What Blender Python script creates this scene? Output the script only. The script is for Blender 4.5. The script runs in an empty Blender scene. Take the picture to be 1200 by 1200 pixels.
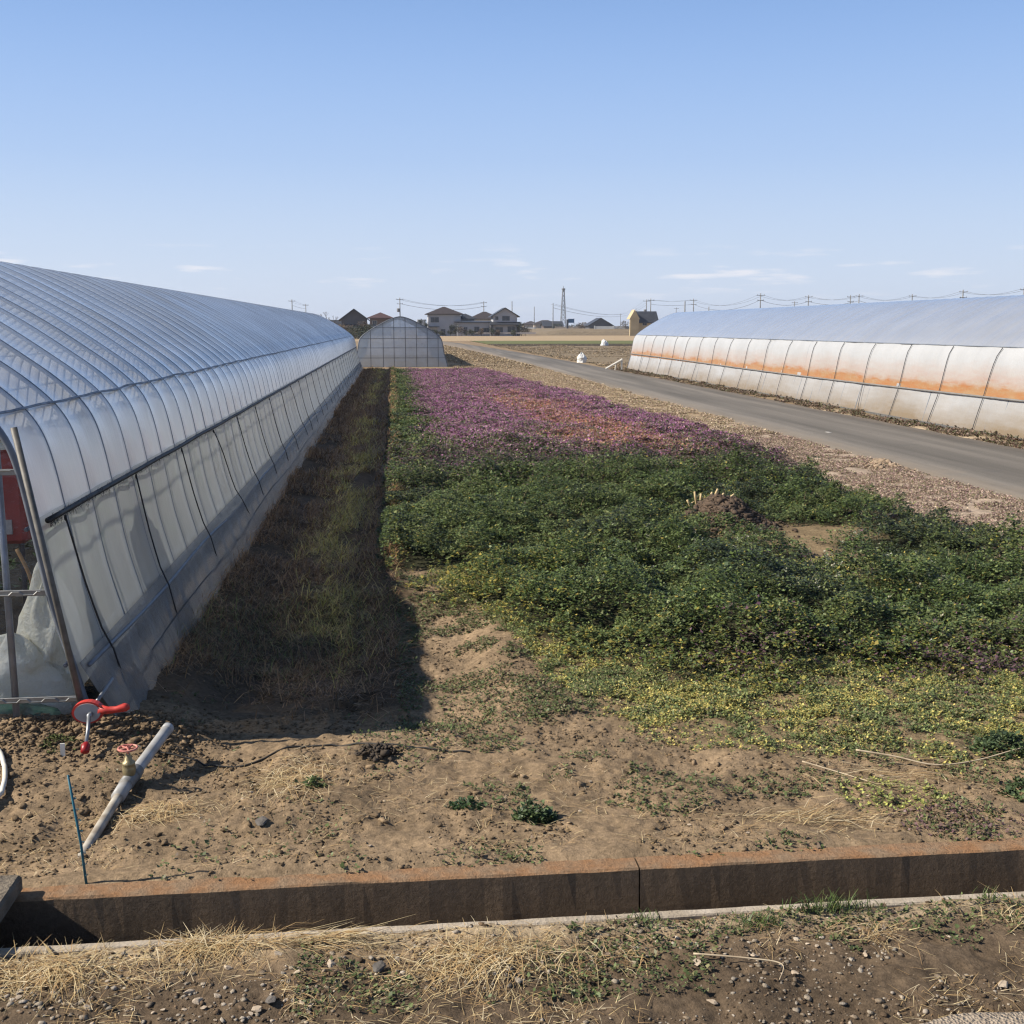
import bpy, math, random
import numpy as np
random.seed(7); rng = np.random.default_rng(7)
C = bpy.context.scene.collection
R = math.radians
SUNV = np.array([1.22, .03, -1.])           # the way the sunlight travels
# ------------------------------------------------------------------ noise
TAB = rng.random((256, 256))
def vnoise(x, y):
    x = np.asarray(x, float); y = np.asarray(y, float)
    xi = np.floor(x).astype(int); yi = np.floor(y).astype(int)
    fx = x-xi; fy = y-yi; fx = fx*fx*(3-2*fx); fy = fy*fy*(3-2*fy)
    a = TAB[xi & 255, yi & 255]; b = TAB[(xi+1) & 255, yi & 255]
    c = TAB[xi & 255, (yi+1) & 255]; d = TAB[(xi+1) & 255, (yi+1) & 255]
    return (a*(1-fx)+b*fx)*(1-fy)+(c*(1-fx)+d*fx)*fy
def fbm(x, y, o=4):
    s = 0; t = 0; a = 1.
    for k in range(o):
        s = s+a*vnoise(x*2**k+17.3*k, y*2**k+9.1*k); t += a; a *= .5
    return s/t
def sst(x, a, b):
    t = np.clip((x-a)/(b-a), 0, 1); return t*t*(3-2*t)
# ------------------------------------------------------------------ materials
class N:
    def __init__(s, name):
        s.m = bpy.data.materials.new(name); s.m.use_nodes = True
        s.t = s.m.node_tree; s.t.nodes.clear(); s.out = s.t.nodes.new('ShaderNodeOutputMaterial')
    def n(s, typ, **kw):
        o = s.t.nodes.new('ShaderNode'+typ)
        for k, v in kw.items():
            if k.startswith('i_'):
                k = k[2:]; k = int(k) if k.isdigit() else k.replace('_', ' ')
                if hasattr(v, 'bl_idname') or isinstance(v, bpy.types.NodeSocket): s.t.links.new(v, o.inputs[k])
                else: o.inputs[k].default_value = v
            else: setattr(o, k, v)
        return o
    def L(s, a, b): s.t.links.new(a, b)
    def noise(s, co, scale, detail=4, stretch=None, rough=.55):
        if stretch:
            mp = s.n('Mapping', i_Vector=co); mp.inputs['Scale'].default_value = stretch; co = mp.outputs[0]
        return s.n('TexNoise', i_Vector=co, i_Scale=scale, i_Detail=detail, i_Roughness=rough).outputs['Fac']
    def ramp(s, fac, stops):
        r = s.n('ValToRGB', i_Fac=fac); e = r.color_ramp.elements
        while len(e) < len(stops): e.new(.5)
        for el, (p, c) in zip(e, stops):
            el.position = p; el.color = (c if isinstance(c, (tuple, list)) else (c, c, c))[:3]+(1,) if isinstance(c, (tuple, list)) else (c, c, c, 1)
        return r.outputs[0]
    def mix(s, f, a, b, mode='MIX'):
        m = s.n('MixRGB', blend_type=mode, i_0=f)
        for i, v in ((1, a), (2, b)):
            if isinstance(v, bpy.types.NodeSocket): s.L(v, m.inputs[i])
            else: m.inputs[i].default_value = tuple(v)[:3]+(1,)
        return m.outputs[0]
    def math(s, op, a, b=0.):
        m = s.n('Math', operation=op)
        for i, v in ((0, a), (1, b)):
            if isinstance(v, bpy.types.NodeSocket): s.L(v, m.inputs[i])
            else: m.inputs[i].default_value = v
        return m.outputs[0]
    def bump(s, h, dist, strength=1.):
        return s.n('Bump', i_Height=h, i_Distance=dist, i_Strength=strength).outputs[0]
    def surf(s, sh): s.L(sh, s.out.inputs[0]); return s.m
    def co(s): return s.n('TexCoord').outputs['Object']
    def pos(s): return s.n('NewGeometry').outputs['Position']

def mat(name, c1, c2=None, rough=.7, scale=6, bump=0, bscale=None, metal=0, stretch=None, spec=.35):
    s = N(name); co = s.pos()
    c2 = c2 or tuple(x*.72 for x in c1)
    f = s.noise(co, scale, 6, stretch)
    col = s.ramp(f, [(.32, c2), (.68, c1)])
    p = s.n('BsdfPrincipled', i_Base_Color=col, i_Roughness=rough, i_Metallic=metal)
    p.inputs['Specular IOR Level'].default_value = spec
    if bump:
        s.L(s.bump(s.noise(co, bscale or scale*6, 5, stretch), bump), p.inputs['Normal'])
    return s.surf(p.outputs[0])

def leafmat(name, trans=.3, rough=.55):
    s = N(name); a = s.n('Attribute', attribute_name='Col').outputs['Color']
    p = s.n('BsdfPrincipled', i_Base_Color=a, i_Roughness=rough); p.inputs['Specular IOR Level'].default_value = .25
    t = s.n('BsdfTranslucent', i_Color=a)
    return s.surf(s.n('MixShader', i_0=trans, i_1=p.outputs[0], i_2=t.outputs[0]).outputs[0])

def film(name, col, transp, transl, rough=.2, gloss=.5, wr=(.5, 9, .6), wd=.02, dirt=None, tcol=(.9, .93, .97)):
    """polythene sheet: part clear, part milky, with a soft skin of gloss, hanging in creases"""
    s = N(name); co = s.pos()
    big = s.noise(co, .8, 5)
    fold = s.noise(co, 1., 6, wr, .65)
    c = s.mix(s.ramp(big, [(.3, 0.), (.7, 1.)]), tuple(x*.86 for x in col), col)
    if dirt: c = dirt(s, co, c)
    nrm = s.bump(s.math('ADD', fold, s.math('MULTIPLY', s.noise(co, 14, 3), .12)), wd)
    tr = s.n('BsdfTransparent', i_Color=(*tcol, 1))
    tl = s.n('BsdfTranslucent', i_Color=c, i_Normal=nrm)
    df = s.n('BsdfDiffuse', i_Color=c, i_Normal=nrm)
    milky = s.n('MixShader', i_0=1-transl, i_1=tl.outputs[0], i_2=df.outputs[0])
    tf = s.math('MULTIPLY', s.ramp(fold, [(.3, .84), (.75, 1.)]), transp)
    b = s.n('MixShader', i_0=tf, i_1=milky.outputs[0], i_2=tr.outputs[0])
    gl = s.n('BsdfGlossy', i_Roughness=rough, i_Color=(1, 1, 1, 1), i_Normal=nrm)
    lw = s.n('LayerWeight', i_Blend=.5, i_Normal=nrm).outputs['Facing']
    fr = s.math('ADD', s.math('MULTIPLY', s.math('POWER', lw, 4.5), .9), .05)
    e = s.n('MixShader', i_0=s.math('MULTIPLY', fr, gloss), i_1=b.outputs[0], i_2=gl.outputs[0])
    return s.surf(e.outputs[0])
# ------------------------------------------------------------------ mesh building
class MB:
    def __init__(s): s.v = []; s.f = []; s.n = 0
    def add(s, v, f):
        s.v.extend(tuple(map(float, p)) for p in v); s.f.extend(tuple(i+s.n for i in q) for q in f); s.n = len(s.v); return s
    def box(s, x0, x1, y0, y1, z0, z1, bev=0):
        if bev:
            b = bev; v = []
            for (dz, ins) in ((z0, b), (z0+b, 0), (z1-b, 0), (z1, b)):
                i = ins; c = b if ins == 0 else b*.6
                v += [(x0+i+c, y0+i, dz), (x1-i-c, y0+i, dz), (x1-i, y0+i+c, dz), (x1-i, y1-i-c, dz),
                      (x1-i-c, y1-i, dz), (x0+i+c, y1-i, dz), (x0+i, y1-i-c, dz), (x0+i, y0+i+c, dz)]
            f = [tuple(range(7, -1, -1)), tuple(range(24, 32))]
            for r in range(3):
                for k in range(8): f.append((r*8+k, r*8+(k+1) % 8, r*8+8+(k+1) % 8, r*8+8+k))
            return s.add(v, f)
        v = [(x0, y0, z0), (x1, y0, z0), (x1, y1, z0), (x0, y1, z0), (x0, y0, z1), (x1, y0, z1), (x1, y1, z1), (x0, y1, z1)]
        return s.add(v, [(3, 2, 1, 0), (4, 5, 6, 7), (0, 1, 5, 4), (1, 2, 6, 5), (2, 3, 7, 6), (3, 0, 4, 7)])
    def tube(s, pts, r, n=8, cap=True):
        pts = [np.array(p, float) for p in pts]; m = len(pts)
        rs = r if hasattr(r, '__len__') else [r]*m
        v = []; f = []; up = None
        for i, p in enumerate(pts):
            t = pts[min(i+1, m-1)]-pts[max(i-1, 0)]; t = t/(np.linalg.norm(t)+1e-9)
            if up is None: up = np.array([0, 0, 1.]) if abs(t[2]) < .9 else np.array([1., 0, 0])
            a = np.cross(t, up); a /= np.linalg.norm(a)+1e-9; b = np.cross(a, t); up = b
            for k in range(n):
                w = 2*math.pi*k/n; v.append(p+rs[i]*(a*math.cos(w)+b*math.sin(w)))
        for i in range(m-1):
            for k in range(n): f.append((i*n+k, i*n+(k+1) % n, (i+1)*n+(k+1) % n, (i+1)*n+k))
        if cap: f += [tuple(range(n-1, -1, -1)), tuple(range((m-1)*n, m*n))]
        return s.add(v, f)
    def prism(s, poly, y0, y1, axis='y'):
        n = len(poly); g = (lambda a, b, t: (a, t, b)) if axis == 'y' else (lambda a, b, t: (t, a, b)) if axis == 'x' else (lambda a, b, t: (a, b, t))
        v = [g(a, b, y0) for a, b in poly]+[g(a, b, y1) for a, b in poly]
        f = [tuple(range(n)), tuple(range(2*n-1, n-1, -1))]+[(k, n+k, n+(k+1) % n, (k+1) % n) for k in range(n)]
        return s.add(v, f)
    def grid(s, P, close=False):
        P = np.asarray(P); a, b = P.shape[:2]
        return s.add(P.reshape(-1, 3), [(i*b+j, i*b+j+1, (i+1)*b+j+1, (i+1)*b+j) for i in range(a-1) for j in range(b-1)])
    def ring(s, c, R0, r0, axis='z', n=20, m=6):
        pts = []
        for k in range(n+1):
            w = 2*math.pi*k/n; u, v = R0*math.cos(w), R0*math.sin(w)
            pts.append((c[0]+u, c[1]+v, c[2]) if axis == 'z' else (c[0]+u, c[1], c[2]+v) if axis == 'y' else (c[0], c[1]+u, c[2]+v))
        return s.tube(pts, r0, m, False)
    def lathe(s, c, prof, n=16):
        v = []; f = []
        for (r, z) in prof:
            for k in range(n):
                w = 2*math.pi*k/n; v.append((c[0]+r*math.cos(w), c[1]+r*math.sin(w), c[2]+z))
        for i in range(len(prof)-1):
            for k in range(n): f.append((i*n+k, i*n+(k+1) % n, (i+1)*n+(k+1) % n, (i+1)*n+k))
        f += [tuple(range(n-1, -1, -1)), tuple(range((len(prof)-1)*n, len(prof)*n))]
        return s.add(v, f)
def wloc(o):
    p = np.zeros(3)
    while o is not None: p = p+np.array(o.location); o = o.parent
    return p
def obj(name, mb, m, parent=None, smooth=False, label=None, cat=None, group=None, kind=None, base=None):
    """link ONE mesh object; base = where its origin goes"""
    me = bpy.data.meshes.new(name); off = wloc(parent)+(np.array(base, float) if base is not None else 0)
    V = np.array(mb.v)-off
    me.from_pydata(V.tolist(), [], mb.f); me.materials.append(m)
    if smooth: me.polygons.foreach_set('use_smooth', [True]*len(me.polygons))
    me.update()
    o = bpy.data.objects.new(name, me); C.objects.link(o)
    if parent: o.parent = parent
    if base is not None: o.location = base
    return tag(o, label, cat, group, kind)
def tag(o, label=None, cat=None, group=None, kind=None):
    for k, v in (('label', label), ('category', cat), ('group', group), ('kind', kind)):
        if v: o[k] = v
    return o
def empty(name, loc, label=None, cat=None, group=None):
    o = bpy.data.objects.new(name, None); C.objects.link(o); o.location = loc; o.empty_display_size = .3
    return tag(o, label, cat, group)
def dup(o, loc=None, parent=None):
    c = o.copy(); C.objects.link(c)
    if parent is not None: c.parent = parent
    if loc is not None: c.location = loc
    for ch in list(o.children): dup(ch, None, c)
    return c
def big(name, V, quads, m, cols=None, smooth=False, **kw):
    """a large mesh straight from arrays (quads or tris), with a colour per vertex"""
    k = quads.shape[1]; me = bpy.data.meshes.new(name)
    me.vertices.add(len(V)); me.vertices.foreach_set('co', np.ascontiguousarray(V, np.float32).ravel())
    me.loops.add(quads.size); me.loops.foreach_set('vertex_index', np.ascontiguousarray(quads, np.int32).ravel())
    me.polygons.add(len(quads)); me.polygons.foreach_set('loop_start', np.arange(0, quads.size, k, dtype=np.int32))
    if smooth: me.polygons.foreach_set('use_smooth', np.ones(len(quads), bool))
    if cols is not None:
        a = me.color_attributes.new('Col', 'FLOAT_COLOR', 'POINT')
        a.data.foreach_set('color', np.c_[cols, np.ones(len(cols))].astype(np.float32).ravel())
    me.materials.append(m); me.update(calc_edges=True)
    par = kw.pop('parent', None); base = kw.pop('base', None)
    o = bpy.data.objects.new(name, me); C.objects.link(o)
    if par is not None: o.parent = par
    return tag(o, **kw)
def leaves(P, D, S, L, W, fold=.15):
    """kite leaves: base P, direction D, side S (unit), length L, half width W"""
    L = L[:, None]; W = W[:, None]; n = np.cross(D, S)
    mid = P+D*L*.5+n*L*fold
    V = np.stack([P, mid+S*W, P+D*L, mid-S*W], 1).reshape(-1, 3)
    return V, np.arange(len(P)*4).reshape(-1, 4)
def unit(v): return v/(np.linalg.norm(v, axis=-1, keepdims=True)+1e-9)
def blades(P, az, lean, L, W, curl=.5, segs=2):
    """long thin grass blades that bend over; returns quads"""
    n = len(P); d = np.c_[np.cos(az), np.sin(az), np.zeros(n)]; s = np.c_[-np.sin(az), np.cos(az), np.zeros(n)]
    rows = []; p = P.copy(); e = lean.copy()
    for k in range(segs+1):
        w = (W*(1-.8*k/segs))[:, None]
        rows.append(np.stack([p-s*w, p+s*w], 1))
        st = (L/segs)[:, None]
        p = p+(d*np.cos(e)[:, None]+np.array([0, 0, 1.])*np.sin(e)[:, None])*st
        e = e-curl*(1+rng.normal(0, .3, n))
    V = np.stack(rows, 1).reshape(-1, 3); b = (np.arange(n)*(segs+1)*2)[:, None]
    q = np.concatenate([b+np.array([2*k, 2*k+1, 2*k+3, 2*k+2]) for k in range(segs)], 1).reshape(-1, 4)
    return V, q
def pick(cols, n, jit=.18):
    cols = np.array(cols); c = cols[rng.integers(0, len(cols), n)]
    return np.clip(c*(1+rng.normal(0, jit, (n, 1))), .004, 1)
def smoothpts(p, k=6):
    p = [np.array(q, float) for q in p]; o = []
    for i in range(len(p)-1):
        a, b, c_, d = p[max(i-1, 0)], p[i], p[i+1], p[min(i+2, len(p)-1)]
        for t in np.linspace(0, 1, k, endpoint=False): o.append(.5*((2*b)+(-a+c_)*t+(2*a-5*b+4*c_-d)*t*t+(-a+3*b-3*c_+d)*t**3))
    return o+[p[-1]]
# ------------------------------------------------------------------ camera and light
H = 2.4
TH = math.atan(217/1305); YAW = R(6.04)
cam = bpy.data.cameras.new('camera'); co_ = bpy.data.objects.new('camera', cam); C.objects.link(co_)
cam.sensor_width = 36; cam.lens = 36*1305/1200; cam.clip_end = 6000; cam.clip_start = .05
co_.location = (0, 0, H); co_.rotation_euler = (math.pi/2-TH, 0, -YAW)
bpy.context.scene.camera = co_
def at(px, dist):
    """ground point in the direction of a picture column at a forward distance"""
    a = (px-600)/1305; F = math.cos(TH)+math.sin(TH)*217/1305
    X = a*math.cos(YAW)+F*math.sin(YAW); Y = -a*math.sin(YAW)+F*math.cos(YAW)
    return X*dist/F, Y*dist/F
elev = math.atan2(1, math.hypot(1.22, .03)); s_az = math.atan2(-.03, -1.22)
sun = bpy.data.lights.new('sun', 'SUN'); sun.energy = 5.0; sun.angle = R(.55); sun.color = (1, .93, .82)
so = bpy.data.objects.new('sun', sun); C.objects.link(so)
from mathutils import Vector
so.rotation_euler = Vector(SUNV).to_track_quat('-Z', 'Y').to_euler()
w = bpy.data.worlds.new('World'); bpy.context.scene.world = w; w.use_nodes = True
nt = w.node_tree; nt.nodes.clear()
wo = nt.nodes.new('ShaderNodeOutputWorld'); bg = nt.nodes.new('ShaderNodeBackground'); sky = nt.nodes.new('ShaderNodeTexSky')
sky.sky_type = 'NISHITA'; sky.sun_disc = False; sky.sun_elevation = elev; sky.sun_rotation = math.pi/2-s_az
sky.altitude = 30; sky.air_density = 1.0; sky.dust_density = .6; sky.ozone_density = 2.5
SKY_STR = .0625
bg.inputs['Strength'].default_value = SKY_STR
# thin white clouds low over the horizon, part of the sky itself
tc = nt.nodes.new('ShaderNodeTexCoord'); sep = nt.nodes.new('ShaderNodeSeparateXYZ'); nt.links.new(tc.outputs['Generated'], sep.inputs[0])
mp = nt.nodes.new('ShaderNodeMapping'); mp.inputs['Scale'].default_value = (9, 9, 75); nt.links.new(tc.outputs['Generated'], mp.inputs[0])
nz = nt.nodes.new('ShaderNodeTexNoise'); nz.inputs['Scale'].default_value = 1.7; nz.inputs['Detail'].default_value = 6; nt.links.new(mp.outputs[0], nz.inputs['Vector'])
cr = nt.nodes.new('ShaderNodeValToRGB'); cr.color_ramp.elements[0].position = .585; cr.color_ramp.elements[1].position = .74; nt.links.new(nz.outputs['Fac'], cr.inputs[0])
mr = nt.nodes.new('ShaderNodeValToRGB'); e = mr.color_ramp.elements
e[0].position = 0; e[0].color = (0, 0, 0, 1); e[1].position = .075; e[1].color = (0, 0, 0, 1)
for p_, v_ in ((.02, .25), (.04, 1), (.055, .8)): q_ = e.new(p_); q_.color = (v_, v_, v_, 1)
nt.links.new(sep.outputs[2], mr.inputs[0])
mu = nt.nodes.new('ShaderNodeMath'); mu.operation = 'MULTIPLY'; nt.links.new(cr.outputs[0], mu.inputs[0]); nt.links.new(mr.outputs[0], mu.inputs[1])
gr = nt.nodes.new('ShaderNodeValToRGB'); gr.color_ramp.interpolation = 'B_SPLINE'; e = gr.color_ramp.elements
e[0].position = 0; e[0].color = (.66, .74, .90, 1); e[1].position = 1; e[1].color = (.055, .095, .19, 1)
for p_, c_ in ((.06, (.62, .73, .91)), (.14, (.45, .62, .92)), (.27, (.245, .445, .86)), (.5, (.1, .18, .36))): q_ = e.new(p_); q_.color = (*c_, 1)
gx_ = nt.nodes.new('ShaderNodeMixRGB'); gx_.blend_type = 'MULTIPLY'; gx_.inputs[0].default_value = 1; gx_.inputs[2].default_value = (10, 10, 10, 1); nt.links.new(gr.outputs[0], gx_.inputs[1])
nt.links.new(sep.outputs[2], gr.inputs[0])
bl = nt.nodes.new('ShaderNodeMixRGB'); bl.inputs[0].default_value = .9; nt.links.new(sky.outputs[0], bl.inputs[1]); nt.links.new(gx_.outputs[0], bl.inputs[2])
mx = nt.nodes.new('ShaderNodeMixRGB'); mx.inputs[2].default_value = (9.0, 8.9, 9.4, 1)
m2 = nt.nodes.new('ShaderNodeMath'); m2.operation = 'MULTIPLY'; m2.inputs[1].default_value = .8; nt.links.new(mu.outputs[0], m2.inputs[0])
nt.links.new(m2.outputs[0], mx.inputs[0]); nt.links.new(bl.outputs[0], mx.inputs[1]); nt.links.new(mx.outputs[0], bg.inputs[0]); nt.links.new(bg.outputs[0], wo.inputs[0])
sc = bpy.context.scene
sc.view_settings.view_transform = 'Standard'; sc.view_settings.look = 'None'; sc.view_settings.exposure = .72; sc.view_settings.gamma = 1
sc.render.engine = 'CYCLES'
cy = sc.cycles; cy.max_bounces = 8; cy.diffuse_bounces = 3; cy.glossy_bounces = 3; cy.transmission_bounces = 4; cy.transparent_max_bounces = 16
cy.use_denoising = True; cy.use_adaptive_sampling = False; cy.filter_width = 1.25; cy.caustics_reflective = False; cy.caustics_refractive = False; cy.sample_clamp_indirect = 4
# ------------------------------------------------------------------ terrain
CH0, CH1 = 4.19, 4.53                      # inner faces of the drain channel
def edge_R(Y):                             # right edge of the weedy field
    return np.interp(Y, [5, 9, 11, 14.5, 17, 22, 28, 37, 65], [6.2, 6.6, 6.6, 6.3, 6.4, 7.4, 7.3, 6.8, 4.9])
def hz(X, Y):
    X = np.asarray(X, float); Y = np.asarray(Y, float)
    near = 1-sst(Y, 40, 90)
    z = near*(.07*(fbm(X*.45, Y*.45, 2)-.5)+.075*(fbm(X*2.6, Y*2.6, 3)-.5)+.042*(fbm(X*9, Y*9, 3)-.5)*(1-sst(Y, 8, 16))+.02*(fbm(X*26, Y*26, 2)-.5)*(1-sst(Y, 6.5, 10)))
    dt = sst(Y, 6.9, 8.6)*(1-sst(Y, 63, 65))
    z = z+dt*np.where((X > -1.85) & (X < .0), -.16*np.sin(np.pi*np.clip((X+1.85)/1.85, 0, 1))**.8, 0)
    z = z+dt*.09*np.exp(-((X+.12)/.16)**2)*(.6+.8*vnoise(X*.3, Y*1.4))
    z = z+.09*np.exp(-((Y-6.6)/.17)**2)*(1-sst(X, -1.5, -1.0))*(.3+fbm(X*5, Y*5, 3))
    z = z-.1*np.exp(-((Y-6.15)/.3)**2-((X+1.0)/.3)**2)           # hollow beside the pipe
    z = z+.42*np.exp(-((X-3.95)/.42)**2-((Y-13.2)/.55)**2)*(.6+.8*fbm(X*3, Y*3, 3))-.2*np.exp(-((X-3.3)/.35)**2-((Y-13.2)/.5)**2)
    z = z+.12*np.exp(-((X-8.42)/.3)**2-((Y-18.3)/.5)**2)          # mound at the road edge
    z = z-.13*sst(X, -1.6, -1.1)*(1-sst(X, .35, .9))*sst(Y, 6.2, 7.0)*(1-sst(Y, 8.6, 11))
    rd = sst(X, 8.3, 8.75)*(1-sst(X, 12.3, 12.8))
    z = z*(1-rd)-.012*rd
    lip = np.exp(-((Y-4.38)/.45)**2)
    z = z*(1-.75*lip)+.004*lip+.034*np.exp(-((Y-4.72)/.1)**2)*(Y > 4.5)*(.5+fbm(X*4, Y*9, 3))+.016*np.exp(-((Y-4.1)/.06)**2)*(Y < 4.3)*(fbm(X*3, Y*8, 3)*2.4-.5)
    z = np.where((Y > CH0-.05) & (Y < CH1+.075) & (X > -2.9), -.62, z)
    tr = sst(X+.35*vnoise(X*3, Y*3), 1.0, 1.6)*(1-sst(Y, 3.38, 3.5))
    z = z*(1-tr)-.03*tr
    return z
def veg(X, Y):
    """0..1 thick weeds; second value = thin yellow-green fringe"""
    wob = .5*(fbm(X*1.3, Y*1.3, 3)-.5)
    nearY = np.interp(X, [-.3, 0, .7, .95, 1.3, 2.2, 3.2, 4.0, 5, 6.5], [10.4, 10.2, 9.6, 8.6, 7.7, 7.0, 7.0, 6.9, 6.6, 6.6])
    a = sst(Y+wob*3.2, nearY-.5, nearY+.9)*sst(X+wob*.25, -.24, -.06)*(1-sst(X+wob*2, edge_R(Y)-.35, edge_R(Y)+.25))*(1-sst(Y, 64, 66))
    bare = np.exp(-((X-4.0)/.5)**2-((Y-13.0)/.7)**2)+.9*np.exp(-((X-4.65-(.2*(11.2-Y)))/.45)**2-((Y-11.3)/.8)**2)+.6*np.exp(-((X-5.0)/.5)**2-((Y-12.2)/.25)**2)
    bare = bare+1.0*np.exp(-((X-4.25)/.6)**2-((Y-10.4)/.55)**2)+.9*np.exp(-((X-5.1)/.8)**2-((Y-12.6)/.5)**2)+.6*np.exp(-((X-6.2)/.4)**2-((Y-17.6)/.9)**2)+1.1*np.exp(-((X-.25)/.5)**2-((Y-10.5)/.35)**2)
    bare = bare+1.2*np.exp(-((X-3.95)/.5)**4-((Y-12.75)/.95)**4)
    a = a*(1-np.clip(bare*1.3, 0, 1))
    fY = np.interp(X, [0, .5, .85, 1.15, 1.5, 2, 3, 4, 5], [10.6, 10, 8.8, 6.9, 6.2, 5.85, 5.75, 5.85, 5.85])
    b = sst(Y+wob*1.6, fY-.2, fY+.5)*sst(X+wob, .15, .8)*(1-a)*(1-sst(X+wob*2, edge_R(Y)-.3, edge_R(Y)+.4))
    return a, b
# ------------------------------------------------------------------ ground sheet
def lines(*seg):
    out = []
    for a, b, st in seg: out += list(np.arange(a, b, st))
    return np.array(out)
gx = np.concatenate([-np.geomspace(3000, 9, 26), lines((-8, -2.8, .1), (-2.8, 4.0, .016), (4.0, 9, .07), (9, 20, .4)), np.geomspace(20, 3000, 30)])
gy = np.concatenate([[-400, -60, -10, -3, 0, 1.5, 2.3], lines((2.6, 3.3, .04), (3.3, CH0-.1, .015)), [CH0-.085, CH0-.0502, CH0-.049, CH1+.074, CH1+.0752, CH1+.1],
                     lines((CH1+.115, 7.2, .016), (7.2, 9.2, .03), (9.2, 16, .07), (16, 30, .2), (30, 70, .6)), np.geomspace(70, 4000, 45)])
GX, GY = np.meshgrid(gx, gy); GZ = hz(GX, GY); nx = len(gx); ny = len(gy)
A_, B_ = veg(GX, GY)
n1 = fbm(GX*1.1, GY*1.1, 4)[..., None]; n2 = fbm(GX*.35+40, GY*.35, 3)[..., None]
soil = np.array([.232, .165, .101]); soil_d = np.array([.098, .07, .046]); sand = np.array([.36, .28, .21]); litter = np.array([.032, .034, .016]); dry = np.array([.33, .245, .15])
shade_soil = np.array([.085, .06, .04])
col = soil*(.8+.45*n1)
def lay(c, m): global col; m = np.clip(m, 0, 1)[..., None]; col = col*(1-m)+np.array(c)*m
lay(soil_d*(1.0), (1-sst(GY+.35*(n2[..., 0]-.5), 3.85, 4.1))*.85)
lay([.40, .31, .2], np.exp(-((GY-4.1)/.07)**2)*.8)
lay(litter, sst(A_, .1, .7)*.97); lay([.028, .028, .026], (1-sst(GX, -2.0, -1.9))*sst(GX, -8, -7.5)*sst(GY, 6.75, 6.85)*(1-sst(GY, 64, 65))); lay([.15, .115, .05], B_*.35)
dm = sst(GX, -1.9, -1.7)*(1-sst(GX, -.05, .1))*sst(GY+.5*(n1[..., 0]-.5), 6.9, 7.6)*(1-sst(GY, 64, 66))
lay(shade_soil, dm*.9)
vr = sst(GX, edge_R(GY)-.2, edge_R(GY)+.3)*(1-sst(GX, 8.7, 9))
lay(sand*1., vr*(1-sst(GY, 24, 34))); lay(dry, vr*sst(GY, 24, 34))
lay([.5, .39, .26], sst(GX, 12.1, 12.3)*(1-sst(GX, 12.75, 13.1))*sst(GY, 14, 19)*(1-sst(GY, 30, 34))*1.)
lay([.2, .15, .09], sst(GX, 12.7, 13.0)*(1-sst(GX, 13.5, 14))*(1-sst(GY, 60, 80)))
lay([.26, .19, .115], sst(GY, 62, 70)*(1-sst(GX, 8.4, 8.9)*(1-sst(GX, 12.2, 12.6))))
lay([.11, .075, .045], np.exp(-((GX-4.0)/.5)**2-((GY-13.1)/.6)**2)*.9)
s = N('soil'); pos = s.pos(); a = s.n('Attribute', attribute_name='Col').outputs['Color']
f1 = s.noise(pos, 3.2, 8); f2 = s.noise(pos, 30, 8, rough=.78); f3 = s.noise(pos, 110, 3)
c = s.mix(1, a, s.ramp(f1, [(.3, .72), (.7, 1.22)]), 'MULTIPLY'); c = s.mix(1, c, s.ramp(f2, [(.3, .42), (.7, 1.45)]), 'MULTIPLY')
c = s.mix(s.ramp(f3, [(.66, 0.), (.74, .5)]), c, (.33, .26, .19))
p = s.n('BsdfPrincipled', i_Base_Color=c, i_Roughness=.93); p.inputs['Specular IOR Level'].default_value = .12
h = s.math('ADD', s.math('MULTIPLY', f2, .7), s.math('MULTIPLY', f3, .3))
s.L(s.bump(h, .014), p.inputs['Normal'])
M_soil = s.surf(p.outputs[0])
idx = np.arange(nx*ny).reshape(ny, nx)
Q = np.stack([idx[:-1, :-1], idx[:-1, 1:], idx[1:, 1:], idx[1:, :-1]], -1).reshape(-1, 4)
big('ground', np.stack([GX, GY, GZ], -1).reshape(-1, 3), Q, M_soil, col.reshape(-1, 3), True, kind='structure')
# ------------------------------------------------------------------ road
def road_c(Y): return 10.55-np.where(Y > 55, .00022*(Y-55)**2, 0)
s = N('asphalt'); pos = s.pos()
f1 = s.noise(pos, .6, 6, (2.6, .12, 1)); f2 = s.noise(pos, 60, 4, rough=.7); f3 = s.noise(pos, 2.5, 5)
c = s.ramp(f1, [(.3, (.1, .09, .077)), (.5, (.145, .13, .112)), (.72, (.215, .19, .162))])
c = s.mix(1, c, s.ramp(f2, [(.3, .72), (.7, 1.22)]), 'MULTIPLY'); c = s.mix(s.ramp(f3, [(.58, 0.), (.72, .55)]), c, (.1, .092, .085))
ex = s.math('ABSOLUTE', s.math('SUBTRACT', s.n('SeparateXYZ', i_Vector=pos).outputs[0], 10.55)); ed_ = s.math('ADD', ex, s.math('MULTIPLY', s.math('SUBTRACT', s.noise(pos, 2.2, 6, rough=.7), .5), 1.3))
mr = s.n('MapRange', i_Value=ed_); mr.inputs[1].default_value = 1.25; mr.inputs[2].default_value = 2.0
c = s.mix(s.math('MULTIPLY', mr.outputs[0], .8), c, (.2, .16, .12))
p = s.n('BsdfPrincipled', i_Base_Color=c, i_Roughness=.85); s.L(s.bump(f2, .012), p.inputs['Normal']); p.inputs['Specular IOR Level'].default_value = .25
M_road = s.surf(p.outputs[0])
yy = np.concatenate([np.arange(-30, 60, .5), np.arange(60, 330, 3)])
P = []
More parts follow.
